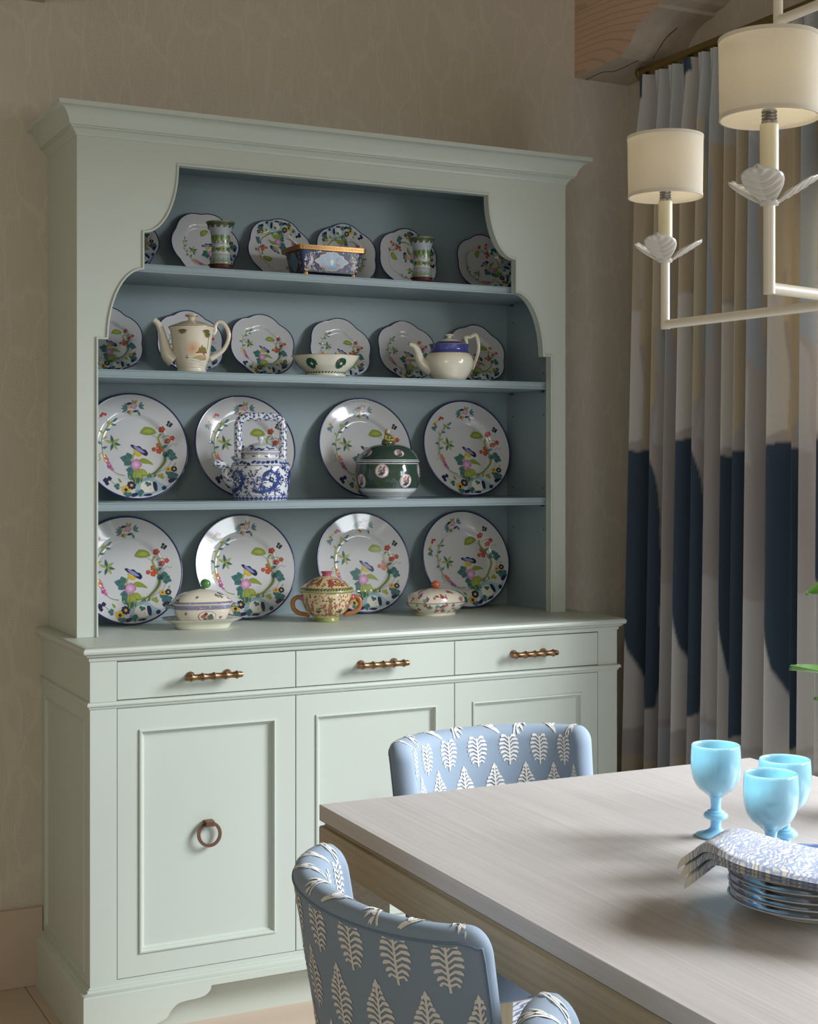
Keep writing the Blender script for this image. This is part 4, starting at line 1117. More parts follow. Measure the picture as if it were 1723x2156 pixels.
# ---- cloisonne gu vases on rosewood stands
def make_vase():
    v = empty('cloisonne_vase')
    sd = MB().lathe([(0, 0), (.031, 0), (.033, .002), (.031, .005), (.028, .006), (.0275, .010), (.031, .011), (.0315, .0135), (0, .0135)], 32).build('carved_stand', ROSEWOOD, v, auto=35)
    prof = smoothprof([(.0245, .0135), (.0265, .016), (.0255, .026), (.0235, .038), (.0225, .055), (.0225, .070), (.0235, .082), (.0255, .094), (.0295, .106), (.0350, .117), (.0370, .1205)])
    MB().lathe(shell(prof, .002), 40).build('vase_body', PALEGREY, v, auto=50)
    f = surf(prof, .0235); P = Painter(f, maxlen=.005); Rr = .0235; C_ = 2 * PI * Rr
    def band(z0, z1, c, n=28):
        for i in range(n): P.layer = 0; P.poly([(C_ * i / n, z0), (C_ * (i + 1) / n, z0), (C_ * (i + 1) / n, z1), (C_ * i / n, z1)], c)
    band(.112, .1200, '#34512f'); band(.0640, .0660, '#b08a45'); band(.0380, .0398, '#b08a45'); band(.0145, .0155, '#b08a45'); band(.0398, .0640, '#a9bcc0')
    for i in range(12):
        u = C_ * i / 12
        P.flower(u, .1105, .0045, 3, '#34512f', '#8d2f2a')
        P.leaf(u, .067, .022, .009, PI / 2, '#3d5c33', '#7d9a45'); P.leaf(u + C_ / 24, .089, .016, .007, -PI / 2, '#4a6b3a')
        P.leaf(u, .0165, .013, .008, PI / 2, '#3d5c33', '#9aab62'); P.leaf(u + C_ / 24, .018, .007, .005, PI / 2, '#6d8fa0')
    for i in range(5):
        u = C_ * i / 5
        P.flower(u, .052, .0085, 8, '#5e7f3f', '#8d2f2a', '#a9ad60')
        for a in (25, 75, 155, 205, 285, 335): P.leaf(u + C_ / 10, .052, .009, .004, R_(a), '#3d5c33')
        P.flower(u + C_ / 10, .052, .003, 5, '#8d2f2a', None)
    P.build('enamel_flowers', ENAMEL, v)
    MB().lathe([(.0362, .1205), (.0376, .1205), (.0376, .1225), (.0355, .1225), (.0362, .1205)], 40).build('gilt_lip', GOLD, v, smooth=True)
    return v
va = make_vase(); va.location = (.4010, .243, SHELF[0] + .0003); va.scale = (.98, .98, .98)
va.scale = (1, 1, 1)
tag(va, 'green and grey cloisonne vase on the top shelf, left of the planter', 'vase', 'matching cloisonne vases')
vb = copy_tree(va); vb.location = (.9815, .243, SHELF[0] + .0003); vb.rotation_euler = (0, 0, .5); tag(vb, 'green and grey cloisonne vase on the top shelf, right of the planter', 'vase')

# ---- cloisonne planter
pn = empty('cloisonne_planter', (.7040, .280, SHELF[0] + .0003), R_(1), 'rectangular cloisonne planter with gilt fret rim on the top shelf', 'planter')
bx, by = .089, .056; PZ0, PZ1 = .010, .068
def rr_rect(hx_, hy_, r, n=4):
    out_ = []
    for cx_, cy_, a0 in ((hx_ - r, hy_ - r, 0), (-hx_ + r, hy_ - r, 90), (-hx_ + r, -hy_ + r, 180), (hx_ - r, -hy_ + r, 270)):
        for i in range(n + 1):
            a = R_(a0 + 90 * i / n); out_.append((cx_ + r * math.cos(a), cy_ + r * math.sin(a)))
    return out_
def loft(sections, closed_top=True):
    vs = []; fs = []; n = len(sections[0])
    for s_ in sections: vs += s_
    for k in range(len(sections) - 1):
        for i in range(n): fs.append((k * n + i, k * n + (i + 1) % n, (k + 1) * n + (i + 1) % n, (k + 1) * n + i))
    fs.append(tuple(reversed(range(n)))); fs.append(tuple(range((len(sections) - 1) * n, len(sections) * n)))
    return MB().add(vs, fs)
def sec(hx_, hy_, r, z): return [(x, y, z) for x, y in rr_rect(hx_, hy_, r)]
NAVE = plain('cloisonne_ground', '#363f6a', .35, coat=.3, var=.25, vscale=120)
loft([sec(bx - .010, by - .008, .010, PZ0), sec(bx, by, .010, PZ1), sec(bx - .006, by - .006, .008, PZ1), sec(bx - .012, by - .012, .006, PZ0 + .01)]).build('planter_body', NAVE, pn, auto=50)
rimc = MB(); rsec = [(bx + .000, by + .000, PZ1 - .002), (bx + .009, by + .009, PZ1 - .002), (bx + .010, by + .010, PZ1 + .010), (bx + .004, by + .004, PZ1 + .011), (bx - .005, by - .005, PZ1 + .010), (bx - .006, by - .006, PZ1 - .002)]
vs = []; n = 20; fs = []
for (a, b, z) in rsec: vs += [(x, y, z) for x, y in rr_rect(a, b, .012)]
for k in range(len(rsec)):
    k2 = (k + 1) % len(rsec)
    for i in range(n): fs.append((k * n + i, k * n + (i + 1) % n, k2 * n + (i + 1) % n, k2 * n + i))
rim = MB().add(vs, fs).build('fret_rim', GOLD, pn, auto=40)
Pk = Painter(lambda u, v, off: (u, -by - .0096 - (v - PZ1) * .08 - off, v), maxlen=.05)
Pk2 = Painter(lambda u, v, off: (-bx - .0096 - (v - PZ1) * .08 - off, u, v), maxlen=.05)
for PP, hw in ((Pk, bx), (Pk2, by)):
    k = int(2 * hw / .0085)
    for i in range(k):
        u = -hw + (i + .5) * 2 * hw / k
        for q in ([(-.0032, -.001), (-.0032, .0075), (.0026, .0075), (.0026, .002), (-.0005, .002), (-.0005, .005)],):
            PP.stroke([(u + a, PZ1 + b) for a, b in q], .0009, '#6e4620', smooth=0)
Pk.build('fret_pattern', ENAMEL, rim); Pk2.build('fret_pattern', ENAMEL, rim)
def facefn(u, v, off):
    t = (v - PZ0) / (PZ1 - PZ0); return (u, -(by - .008 + .008 * t) - off, v)
def sidefn(u, v, off):
    t = (v - PZ0) / (PZ1 - PZ0); return (-(bx - .010 + .010 * t) - off, u, v)
random.seed(11)
for fn_, hw, nm in ((facefn, bx - .012, 'enamel_scene'), (sidefn, by - .012, 'enamel_scene')):
    P = Painter(fn_, maxlen=.05)
    cw = min(.048, hw * .62)
    for i in range(int(260 * hw / .07)):
        u = random.uniform(-hw, hw); v = random.uniform(PZ0 + .002, PZ1 - .004)
        if abs(u) < cw and abs(v - .039) < .022: continue
        c = random.choice(['#b99a4a', '#b99a4a', '#b99a4a', '#6d7d3a', '#8b8fb5', '#a9b27c', '#7c5a8c'])
        if random.random() < .5:
            a = random.uniform(0, 6.28); r = .0026
            P.stroke([(u + r * math.cos(a + t), v + r * math.sin(a + t)) for t in (0, 1, 2, 3, 4)], .0007, c, smooth=1)
        else: P.flower(u, v, random.uniform(.0015, .003), 5, c, None)
    for i in range(int(hw * 160)):
        u = random.choice((-1, 1)) * random.uniform(cw + .004, hw - .006)
        if cw + .004 > hw - .006: break
        P.flower(u, random.uniform(PZ0 + .008, PZ1 - .010), .005, 6, random.choice(['#7d8a3f', '#9a6a7c', '#8d97a8']), '#c0a04e')
    def cart(s_, c):
        pts = [(1, 0), (.86, .22), (.72, .34), (.66, .62), (.42, .74), (.28, .96), (0, 1), (-.28, .96), (-.42, .74), (-.66, .62), (-.72, .34), (-.86, .22), (-1, 0), (-.86, -.22), (-.72, -.34), (-.66, -.62), (-.42, -.74), (-.28, -.96), (0, -1), (.28, -.96), (.42, -.74), (.66, -.62), (.72, -.34), (.86, -.22)]
        P.layer = 13 if s_ < 1 else 12
        P.base = .0012 if s_ < 1 else .0008
        P.poly([(a * cw * s_, .039 + b * .0235 * s_) for a, b in pts], c)
    cart(1.06, '#c09a3e'); cart(.95, '#5d86ad'); P.base = .0020; P.layer = 0
    if hw > .05:
        for x, c1, c2 in ((-.020, '#5f8f58', '#a9655e'), (0, '#b9c9b4', '#6f8f5c'), (.018, '#8a7a3c', '#6a3f35')):
            P.poly([(x - .006, .042), (x - .0045, .034), (x + .0045, .034), (x + .006, .042)], c1); P.poly([(x - .004, .034), (x - .006, .028), (x + .006, .028), (x + .004, .034)], c2)
            P.flower(x, .046, .004, 6, c2, '#d9c26a')
        P.poly([(-.003, .030), (-.0015, .045), (.0015, .045), (.003, .030)], '#d6d8c4')
        for a in (60, 80, 100, 120): P.stroke([(0, .045), (.012 * math.cos(R_(a)), .045 + .012 * math.sin(R_(a)))], .0007, '#d9d29a', smooth=0)
    P.build(nm, ENAMEL, pn)
for sx in (-1, 1):
    for sy in (-1, 1):
        MB().lathe([(0, 0), (.006, 0), (.008, .004), (.007, .0105), (0, .0105)], 12, cx=sx * (bx - .020), cy=sy * (by - .018)).build('foot', GOLD, pn, auto=40)

# ---- landscape teapot
LT = empty('landscape_teapot', (.3265, .252, SHELF[1] + .0003), R_(-14), 'cream teapot painted with a lakeside village on the middle shelf', 'teapot')
prof = smoothprof([(.036, 0), (.0375, .003), (.036, .008), (.0395, .020), (.0450, .040), (.0490, .065), (.0520, .090), (.0545, .106), (.0580, .1125), (.0575, .1145)])
MB().lathe([(0, 0)] + prof + [(0, .1145)], 56).build('pot_body', CREAM, LT, auto=50)
lid = smoothprof([(.0565, .1147), (.0550, .1175), (.0400, .1235), (.0250, .1290), (.0120, .1320), (.0080, .1355), (.0105, .1400), (.0160, .1440), (.0150, .1475), (.0060, .1490), (.0, .1495)])
ld = MB().lathe([(0, .1147)] + lid, 48).build('lid', CREAM, LT, auto=50)
MB().lathe([(.0574, .1138), (.0588, .1142), (.0586, .1156), (.0566, .1157), (.0574, .1138)], 56).build('gilt_line', GOLD, ld, smooth=True)
MB().lathe([(.0155, .1425), (.0165, .1443), (.0150, .1470), (.0060, .1492), (.0, .1497), (0, .1490), (.006, .1487), (.0148, .1466), (.0155, .1425)], 24).build('knob_gilding', GOLD, ld, smooth=True)
sp = catmull([(-.044, 0, .030), (-.060, 0, .045), (-.068, 0, .070), (-.075, 0, .100), (-.084, 0, .122), (-.096, 0, .133)], 5)
MB().tube(sp, [.021, .0175, .0125, .0095, .0080, .0068], 16).build('spout', CREAM, LT, smooth=True)
hp = catmull([(.053, 0, .098), (.060, 0, .106), (.060, 0, .120), (.068, 0, .130), (.082, 0, .126), (.093, 0, .108), (.094, 0, .086), (.083, 0, .062), (.066, 0, .046), (.046, 0, .034)], 4)
MB().tube(hp, [.0060, .0052, .0050, .0052, .0055, .0055, .0052, .0052, .0060, .0080], 12).build('handle', CREAM, LT, smooth=True)
MB().tube([(p.x + .0042 if p.z > .06 else p.x + .003, p.y - .0030, p.z + .001) for p in hp[14:-6]], .0010, 6).build('handle_gilding', GOLD, LT, smooth=True)
MB().tube([(p.x + .006 * (1 - i / 26), p.y - .0090 + .0002 * i, p.z + .003) for i, p in enumerate(sp)], .0006, 5).build('spout_gilding', GOLD, LT, smooth=True)
f = surf(prof, .05); P = Painter(f, maxlen=.006)
P.disc(.000, .058, .024, '#ded6c2', 24, grad='#cf9a62', ry=.020)
P.poly([(-.002, .034), (.010, .040), (.022, .044), (.034, .041), (.045, .037), (.044, .030), (.028, .028)], '#a3a06c'); P.poly([(.018, .042), (.030, .043), (.045, .036), (.044, .032), (.030, .036)], '#cf9f86')
for x, z, h in ((.018, .044, .018), (.024, .046, .022), (.030, .044, .020), (.035, .040, .022)): P.leaf(x, z, h, .009, PI / 2, '#5f6a35', '#8f7b35')
for x, z in ((.012, .046), (.020, .047), (.039, .047)): P.poly([(x - .006, z), (x, z + .005), (x + .006, z)], '#a5473c'); P.poly([(x - .0045, z), (x + .0045, z), (x + .0045, z - .005), (x - .0045, z - .005)], '#e2cdb4')
for i, (x, z, l) in enumerate(((-.005, .028, .03), (.008, .024, .03), (-.012, .020, .022), (.02, .018, .02), (-.008, .012, .02))): P.stroke([(x, z), (x + l, z - .001)], .0007, '#8a93a8', smooth=0)
P.poly([(-.022, .036), (-.012, .036), (-.013, .034), (-.020, .034)], '#7c3a30'); P.poly([(-.020, .037), (-.014, .037), (-.0145, .042), (-.0195, .042)], '#b9b294')
for (cx_, cz_) in ((-.026, .106), (.034, .106), (.040, .098)):
    for a in range(200, 345, 18): P.leaf(cx_, cz_, .014, .003, R_(a), '#4d5b2c', '#7c6a35')
P.stroke([(.046, .104), (.044, .07), (.038, .03)], .0012, '#7d7440')
P.build('painted_landscape', PAINT, LT)

# ---- footed dragon bowl
BW = empty('footed_bowl', (.7054, .268, SHELF[1] + .0003), 0, 'shallow lobed white bowl with green dragons on the middle shelf', 'bowl')
prof = smoothprof([(.0540, 0), (.0545, .004), (.0520, .008), (.0600, .016), (.0740, .028), (.0830, .040), (.0890, .050), (.0925, .0545)])
lob = lambda a, r, z: 1 + .018 * math.cos(8 * a) * min(1, max(0, z / .05))
MB().lathe(shell(prof, .0025), 64, shape=lob).build('bowl_body', IVORY, BW, auto=50)
MB().lathe([(.0915, .0540), (.0930, .0543), (.0930, .0552), (.0905, .0552), (.0915, .0540)], 64, shape=lambda a, r, z: 1 + .018 * math.cos(8 * a)).build('gilt_rim', GOLD, BW, smooth=True)
P = Painter(surf(prof, .08, shape=lambda a, r, z: lob(a, r, z)), maxlen=.006); C_ = 2 * PI * .08
for i in range(6):
    u = C_ * (i + .12) / 6
    for t in range(26):
        a = t * .42; rr = .0135 * (1 - t / 40); P.disc(u + rr * math.cos(a) * 1.1, .031 + rr * math.sin(a) * .95, .0036, '#1f4a38' if t % 3 else '#2d6049', 7)
    P.disc(u - .009, .038, .0026, '#b23c2a', 7); P.leaf(u, .025, .014, .005, .3, '#1f4a38'); P.leaf(u - .004, .034, .012, .004, 2.6, '#1f4a38')
for i in range(40): P.leaf(C_ * i / 40, .0075, .012, .004, .4, '#2d5a48')
P.build('green_dragons', PAINT, BW)

# ---- blue banded teapot
BT = empty('banded_teapot', (1.0749, .258, SHELF[1] + .0003), R_(-14), 'ivory teapot with cobalt blue shoulder band on the middle shelf', 'teapot')
prof = smoothprof([(.044, 0), (.047, .002), (.058, .018), (.0665, .036), (.0685, .050), (.0655, .064), (.0580, .074), (.0535, .080), (.0515, .0850), (.0535, .0925), (.0560, .0985)])
k = 28; belly = [p for p in prof if p[1] < .0745]; neck = [belly[-1]] + [p for p in prof if p[1] >= .0745]
oval = lambda a, r, z: 1 - .10 * math.sin(a) ** 2
MB().lathe([(0, 0)] + belly, 56, shape=oval).build('pot_body', IVORY, BT, auto=50)
MB().lathe(neck + [(.050, .0975), (.046, .090), (0, .090)], 56, shape=oval).build('blue_band', BANDBLUE, BT, auto=50)
lidb = smoothprof([(.0500, .0905), (.0495, .0930), (.0430, .1010), (.0340, .1065)]); lidt = smoothprof([(.0340, .1065), (.0250, .1120), (.0130, .1160), (.0065, .1180), (.0060, .1215), (.0120, .1245), (.0115, .1275), (.0, .1300)])
l = MB().lathe(lidt, 40, shape=oval).build('lid', IVORY, BT, auto=50)
MB().lathe(lidb, 48, shape=oval).build('lid_band', BANDBLUE, l, auto=50)
for rr, zz in ((.0560, .0987), (.0583, .0742)): MB().lathe([(rr - .0006, zz - .0006), (rr + .0006, zz - .0004), (rr + .0004, zz + .0008), (rr - .0012, zz + .0006), (rr - .0006, zz - .0006)], 56, shape=oval).build('gilt_line', GOLD, BT, smooth=True)
sp = catmull([(-.052, 0, .030), (-.070, 0, .040), (-.083, 0, .056), (-.090, 0, .076), (-.099, 0, .092), (-.114, 0, .0995)], 5)
MB().tube(sp, [.0215, .0185, .0140, .0110, .0095, .0072], 16).build('spout', IVORY, BT, smooth=True)
MB().tube([(p.x + .0085 - .00022 * i, p.y - .0075, p.z + .004) for i, p in enumerate(sp)], .0006, 5).build('spout_gilding', GOLD, BT, smooth=True)
hp = catmull([(.050, 0, .094), (.050, 0, .106), (.047, 0, .120), (.060, 0, .121), (.076, 0, .128), (.083, 0, .112), (.085, 0, .090), (.080, 0, .066), (.073, 0, .048), (.066, 0, .030)], 4)
MB().tube(hp, [.0065, .0052, .0050, .0045, .0052, .0050, .0048, .0045, .0042, .0045], 12).build('handle', IVORY, BT, smooth=True)
MB().tube([(p.x, p.y - .0048, p.z) for p in hp[6:]], .0007, 5).build('handle_gilding', GOLD, BT, smooth=True)

# ---- blue and white kettle
BK = empty('blue_white_kettle', (.5270, .286, SHELF[2] + .0003), R_(-10), 'blue and white dragon kettle with square hoop handle on the lowest shelf', 'kettle')
prof = smoothprof([(.0690, 0), (.0700, .002), (.0735, .020), (.0770, .050), (.0785, .075), (.0770, .090), (.0700, .1000), (.0600, .1065), (.0500, .1100), (.0485, .1130), (.0485, .1230)])
body = MB().lathe([(0, 0)] + prof + [(0, .1230)], 56).build('kettle_body', BWGLAZE, BK, auto=50)
lidp = smoothprof([(.0500, .1233), (.0515, .1255), (.0500, .1285), (.0400, .1390), (.0260, .1465), (.0120, .1500), (.0050, .1520), (.0048, .1550), (.0085, .1600), (.0070, .1660), (.0, .1680)])
l = MB().lathe([(0, .1233)] + lidp, 48).build('lid', BWGLAZE, BK, auto=50)
MB().lathe([(.0490, .1222), (.0512, .1226), (.0508, .1240), (.0490, .1240), (.0490, .1222)], 48).build('brown_lip', plain('unglazed_lip', '#8a6a4a', .6), l, smooth=True)
hpts = catmull([(-.058, 0, .100), (-.059, 0, .130), (-.060, 0, .170), (-.058, 0, .200), (-.046, 0, .2155), (-.02, 0, .2185), (.02, 0, .2185), (.046, 0, .2155), (.058, 0, .200), (.060, 0, .170), (.059, 0, .130), (.058, 0, .100)], 4)
hd = MB().tube(hpts, .0108, 16).build('hoop_handle', BWGLAZE, BK, smooth=True)
sp = catmull([(-.066, 0, .045), (-.082, 0, .054), (-.090, 0, .070), (-.096, 0, .086), (-.110, 0, .094), (-.124, 0, .098)], 5)
spo = MB().tube(sp, [.0170, .0150, .0130, .0120, .0115, .0085], 16).build('spout', BWGLAZE, BK, smooth=True)
random.seed(4)
CB = ['#2c3f7e', '#34488a', '#26356c', '#4a5f9e']
P = Painter(surf(prof, .075), maxlen=.007); C_ = 2 * PI * .075
def dragon(P, u, v, s_, fl=1):
    pts = catmull([(u + fl * a * s_, v + b * s_, 0) for a, b in ((-.62, -.30), (-.42, -.42), (-.14, -.38), (.14, -.28), (.36, -.06), (.34, .24), (.08, .40), (-.18, .28), (-.18, .06), (.02, .06))], 4)
    L = len(pts)
    for i in range(L - 1):
        w_ = s_ * .15 * (.35 + .65 * math.sin(PI * min(1, (i + 2) / L) ** .7)); d = (pts[i + 1] - pts[i]).normalized(); nn = Vector((-d.y, d.x, 0)) * w_ * .5
        P.layer = 2; P.poly([pts[i] + nn, pts[i + 1] + nn, pts[i + 1] - nn, pts[i] - nn], '#34488a')
        if i % 2 == 0: P.leaf(pts[i].x + nn.x, pts[i].y + nn.y, s_ * .08, s_ * .04, math.atan2(nn.y, nn.x) + .5, '#26356c')
    P.flower(u + fl * .10 * s_, v + .06 * s_, .11 * s_, 7, '#26356c', '#cfd6e6')
    for (a, b) in ((.20, -.34), (-.34, -.16), (-.3, -.46), (.42, .10), (.28, .38), (-.26, .2)):
        for q in (-.7, 0, .7): P.leaf(u + fl * a * s_, v + b * s_, s_ * .16, s_ * .05, (0 if fl > 0 else PI) + q, '#34488a')
for i in range(5): dragon(P, C_ * (i + .18) / 5 - .01, .050, .066, 1 if i % 2 == 0 else -1)
for i in range(330):
    u = random.uniform(0, C_); v = random.uniform(.012, .088)
    for q in range(3): P.leaf(u, v, random.uniform(.005, .009), .003, random.uniform(0, 6.28), random.choice(CB))
for i in range(36):
    u = C_ * i / 36; P.leaf(u, .001, .010, .012, PI / 2, '#2c3f7e', '#5a6cae'); P.stroke([(u, .0125), (u + C_ / 36, .0125)], .0009, '#2c3f7e', smooth=0)
    P.stroke([(u, .0905), (u + C_ / 36, .0905)], .0010, '#2c3f7e', smooth=0); P.stroke([(u, .1195), (u + C_ / 36, .1195)], .0010, '#2c3f7e', smooth=0)
    P.leaf(u, .0965, .014, .0075, random.uniform(-.6, .6), random.choice(CB))
for i in range(9): P.leaf(C_ * i / 9, .1155, .02, .004, random.uniform(-.3, .3), '#4a5f9e')
P.build('cobalt_dragons', PAINT, body)
Pl = Painter(surf(lidp, .04), maxlen=.006)
for i in range(40):
    u = random.uniform(0, 2 * PI * .04); v = random.uniform(.129, .146); Pl.leaf(u, v, .012, .004, random.uniform(-.5, .5), random.choice(CB))
for i in range(24): Pl.stroke([(2 * PI * .04 * i / 24, .1285), (2 * PI * .04 * (i + 1) / 24, .1285)], .0009, '#2c3f7e', smooth=0)
Pl.build('cobalt_sprigs', PAINT, l)
def tubemap(pts, rad):
    P_ = [Vector(p) for p in pts]; cum = [0]
    for a, b in zip(P_, P_[1:]): cum.append(cum[-1] + (b - a).length)
    rr = rad if isinstance(rad, list) else [rad] * len(P_)
    if len(rr) != len(P_): rr = list(np.interp(np.linspace(0, 1, len(P_)), np.linspace(0, 1, len(rr)), rr))
    def f(u, v, off):       # u along the tube, v around (0 = towards the viewer, -y)
        u = max(0, min(cum[-1] - 1e-6, u)); i = int(np.searchsorted(cum, u, 'right') - 1); i = min(i, len(P_) - 2)
        t = (u - cum[i]) / (cum[i + 1] - cum[i]); p = P_[i].lerp(P_[i + 1], t); d0 = (P_[min(i + 2, len(P_) - 1)] - P_[max(i - 1, 0)]).normalized()
        n1 = Vector((0, -1, 0)); n2 = d0.cross(n1).normalized(); r = rr[i] * (1 - t) + rr[i + 1] * t; a = v / max(r, .004)
        return p + (n1 * math.cos(a) + n2 * math.sin(a)) * (r + off)
    return f, cum[-1]
for pts, rad, par, cnt in ((hpts, .0108, hd, 70), (sp, [.0170, .0150, .0130, .0120, .0115, .0085], spo, 16)):
    fm, Lm = tubemap(pts, rad); Ph = Painter(fm, maxlen=.004)
    for i in range(cnt):
        u = Lm * (i + .5) / cnt; v = .010 * (((i * 7) % 5) / 4 * 2 - 1)
        for q in range(3): Ph.leaf(u, v, .0065, .0030, random.uniform(0, 6.28), random.choice(CB))
    Ph.build('cobalt_sprigs', PAINT, par)

# ---- green tureen
GT = empty('green_tureen', (.8990, .286, SHELF[2] + .0003), 0, 'round dark green lidded tureen with bird medallions on the lowest shelf', 'tureen')
prof = smoothprof([(.0520, 0), (.0540, .003), (.0620, .008), (.0740, .018), (.0830, .034), (.0875, .056), (.0870, .076), (.0840, .092), (.0815, .0985)])
low = [p for p in prof if p[1] <= .0305]; upp = [low[-1]] + [p for p in prof if p[1] > .0305]
bd = MB().lathe([(0, 0)] + low, 64).build('white_foot', BWGLAZE, GT, auto=50)
gb = MB().lathe(upp + [(0, .0985)], 64).build('green_body', GREENW, GT, auto=50)
lidp = smoothprof([(.0850, .0990), (.0865, .1010), (.0850, .1045), (.0800, .1150), (.0680, .1300), (.0500, .1420), (.0300, .1475), (.0180, .1490)])
l = MB().lathe([(0, .0990)] + lidp + [(0, .1490)], 64).build('lid', GREENW, GT, auto=50)
for rr, zz in ((.0867, .1012), (.0842, .0958), (.0845, .1052)): MB().lathe([(rr - .001, zz - .0013), (rr + .0006, zz - .001), (rr + .0006, zz + .001), (rr - .001, zz + .0013), (rr - .001, zz - .0013)], 64).build('white_line', BWGLAZE, GT, smooth=True)
for zz in (.014, .0285, .018):
    rr = float(np.interp(zz, [p[1] for p in prof], [p[0] for p in prof])); MB().lathe([(rr - .001, zz - .0007), (rr + .0003, zz - .0005), (rr + .0007, zz + .0005), (rr - .001, zz + .0008), (rr - .001, zz - .0007)], 64).build('green_line', GREENW, bd, smooth=True)
fig = MB().lathe(smoothprof([(0, .1485), (.0165, .149), (.0185, .153), (.0165, .158), (.0120, .164), (.0105, .170), (.0085, .174), (.0050, .1765), (.0050, .178)]), 16, sy=.85)
kn = fig.build('figure_knob', plain('green_robe', '#55684c', .3, coat=.4, var=.35, vscale=120), l, smooth=True)
MB().lathe(smoothprof([(0, .1765), (.0048, .1775), (.0068, .182), (.0062, .187), (.0030, .1905), (0, .191)]), 14).build('figure_head', plain('figure_flesh', '#cdb9a2', .3), kn, smooth=True)
for sx in (-1, 1): MB().tube(catmull([(sx * .007, -.004, .172), (sx * .013, -.009, .164), (sx * .006, -.015, .160), (0, -.016, .161)], 4), [.0035, .004, .0035, .003], 10).build('figure_arm', plain('yellow_sleeve', '#b59a3a', .3, var=.3, vscale=150), kn, smooth=True)
def medal(P, u, v, r, kx=1):
    P.layer = 0; P.base = .0003; P.disc(u, v, r, '#e4e4e2', 22, ry=r * kx); P.base = .0006; P.disc(u, v, r * .92, '#2b3a5c', 22, ry=r * .92 * kx); P.base = .0009; P.disc(u, v, r * .87, '#e6e2e0', 22, ry=r * .87 * kx); P.base = .0012; P.layer = 0
    for i in range(9):
        a = i * 2.4; q = r * (.35 + .3 * ((i * 5) % 4) / 3); P.flower(u + q * math.cos(a), v + q * math.sin(a) * kx, r * .20, 5, ['#c9706e', '#d98f8c', '#b95a62'][i % 3], None)
    P.leaf(u - r * .35, v - r * .1, r * .75, r * .34, .5, '#4f7ba0', '#a6b85a'); P.leaf(u + r * .2, v + r * .15, r * .4, r * .2, 1.2, '#3c5c8c'); P.leaf(u - r * .5, v - r * .5, r * 1.0, r * .3, .1, '#2f4470')
    for q in (.3, 1.6, 2.6, 4): P.leaf(u, v - r * .3, r * .45, r * .14, q, '#3a6a4a')
P = Painter(surf(prof, .085), maxlen=.006); C_ = 2 * PI * .085
for i in range(8): medal(P, C_ * i / 8 + .012, .049 if i % 2 == 0 else .076, .0185, 1)
P.build('bird_medallions', PAINT, gb)
P = Painter(surf(lidp, .075), maxlen=.006); C_ = 2 * PI * .075
for i in range(5): medal(P, C_ * i / 5 - .002, .1335 if False else .124, .015, .62)
P.build('bird_medallions', PAINT, l)

# ---- oval tureen on its stand
OT = empty('tureen_stand_dish', (.3580, .262, ZC + .0003), R_(-8), 'cream oval stand dish under the small floral tureen', 'dish')
sup = lambda n_: (lambda a, r, z: (abs(math.cos(a)) ** n_ + abs(math.sin(a)) ** n_) ** (-1 / n_))
prof = smoothprof([(.0600, 0), (.0620, .002), (.0690, .012), (.0800, .017), (.0900, .0215), (.0915, .0230)])
MB().lathe([(0, 0)] + prof + [(.0890, .0232), (.0690, .0150), (.0600, .0060), (0, .0060)], 64, sy=.66, shape=sup(3)).build('dish_body', IVORY, OT, auto=50)
pl_line = MB().lathe([(.0895, .0232), (.0917, .0231), (.0919, .0240), (.0893, .0241), (.0895, .0232)], 64, sy=.66, shape=sup(3)).build('violet_rim', plain('violet_line', '#7b7c9c', .2, coat=.4), OT, smooth=True)
OT.scale = (1.1, 1.1, 1.1)
TU = empty('floral_tureen', (.3580, .262, ZC + .0075), R_(-8), 'small cream oval tureen with floral panels and green artichoke knob', 'tureen')
TU.scale = (1.14, 1.14, 1.08)
prof = smoothprof([(.0440, 0), (.0460, .002), (.0510, .010), (.0590, .026), (.0640, .042), (.0655, .0500)])
bd = MB().lathe([(0, 0)] + prof + [(0, .0500)], 64, sy=.66, shape=sup(2.8)).build('tureen_body', CREAM, TU, auto=50)
lidp = smoothprof([(.0680, .0503), (.0690, .0525), (.0670, .0560), (.0560, .0680), (.0380, .0780), (.0180, .0835), (.0080, .0850)])
l = MB().lathe([(0, .0503)] + lidp + [(0, .0850)], 64, sy=.66, shape=sup(2.6)).build('lid', CREAM, TU, auto=50)
kb = MB().lathe(smoothprof([(0, 0), (.0040, .001), (.0055, .006), (.0110, .011), (.0120, .017), (.0085, .024), (.0, .0270)]), 20).build('artichoke_knob', plain('leaf_green_glaze', '#4f8a4a', .2, coat=.5, var=.35, vscale=160), l, smooth=True); kb.location = (0, 0, .0840); kb.rotation_euler = (.2, .5, 0)
for sx in (-1, 1): MB().tube(catmull([(sx * .062, -.012, .045), (sx * .076, -.010, .046), (sx * .079, 0, .043), (sx * .076, .010, .046), (sx * .062, .012, .045)], 4), .0042, 10).build('side_handle', plain('grey_green_glaze', '#7d8a80', .25, coat=.4), TU, smooth=True)
def scatter(P, n, u0, u1, v0, v1, cols, rmin, rmax, leafc, seed):
    random.seed(seed)
    for i in range(n):
        u = random.uniform(u0, u1); v = random.uniform(v0, v1); r = random.uniform(rmin, rmax)
        for q in range(2): P.leaf(u, v, r * 2.0, r * .8, random.uniform(0, 6.28), random.choice(leafc))
        P.flower(u, v, r, 5, random.choice(cols), None)
def bandp(P, C_, z0, z1, c, n=40):
    for i in range(n): P.layer = 0; P.poly([(C_ * i / n, z0), (C_ * (i + 1) / n, z0), (C_ * (i + 1) / n, z1), (C_ * i / n, z1)], c)
P = Painter(surf(prof, .06, 1, .66, sup(2.8)), maxlen=.006); C_ = 2 * PI * .06
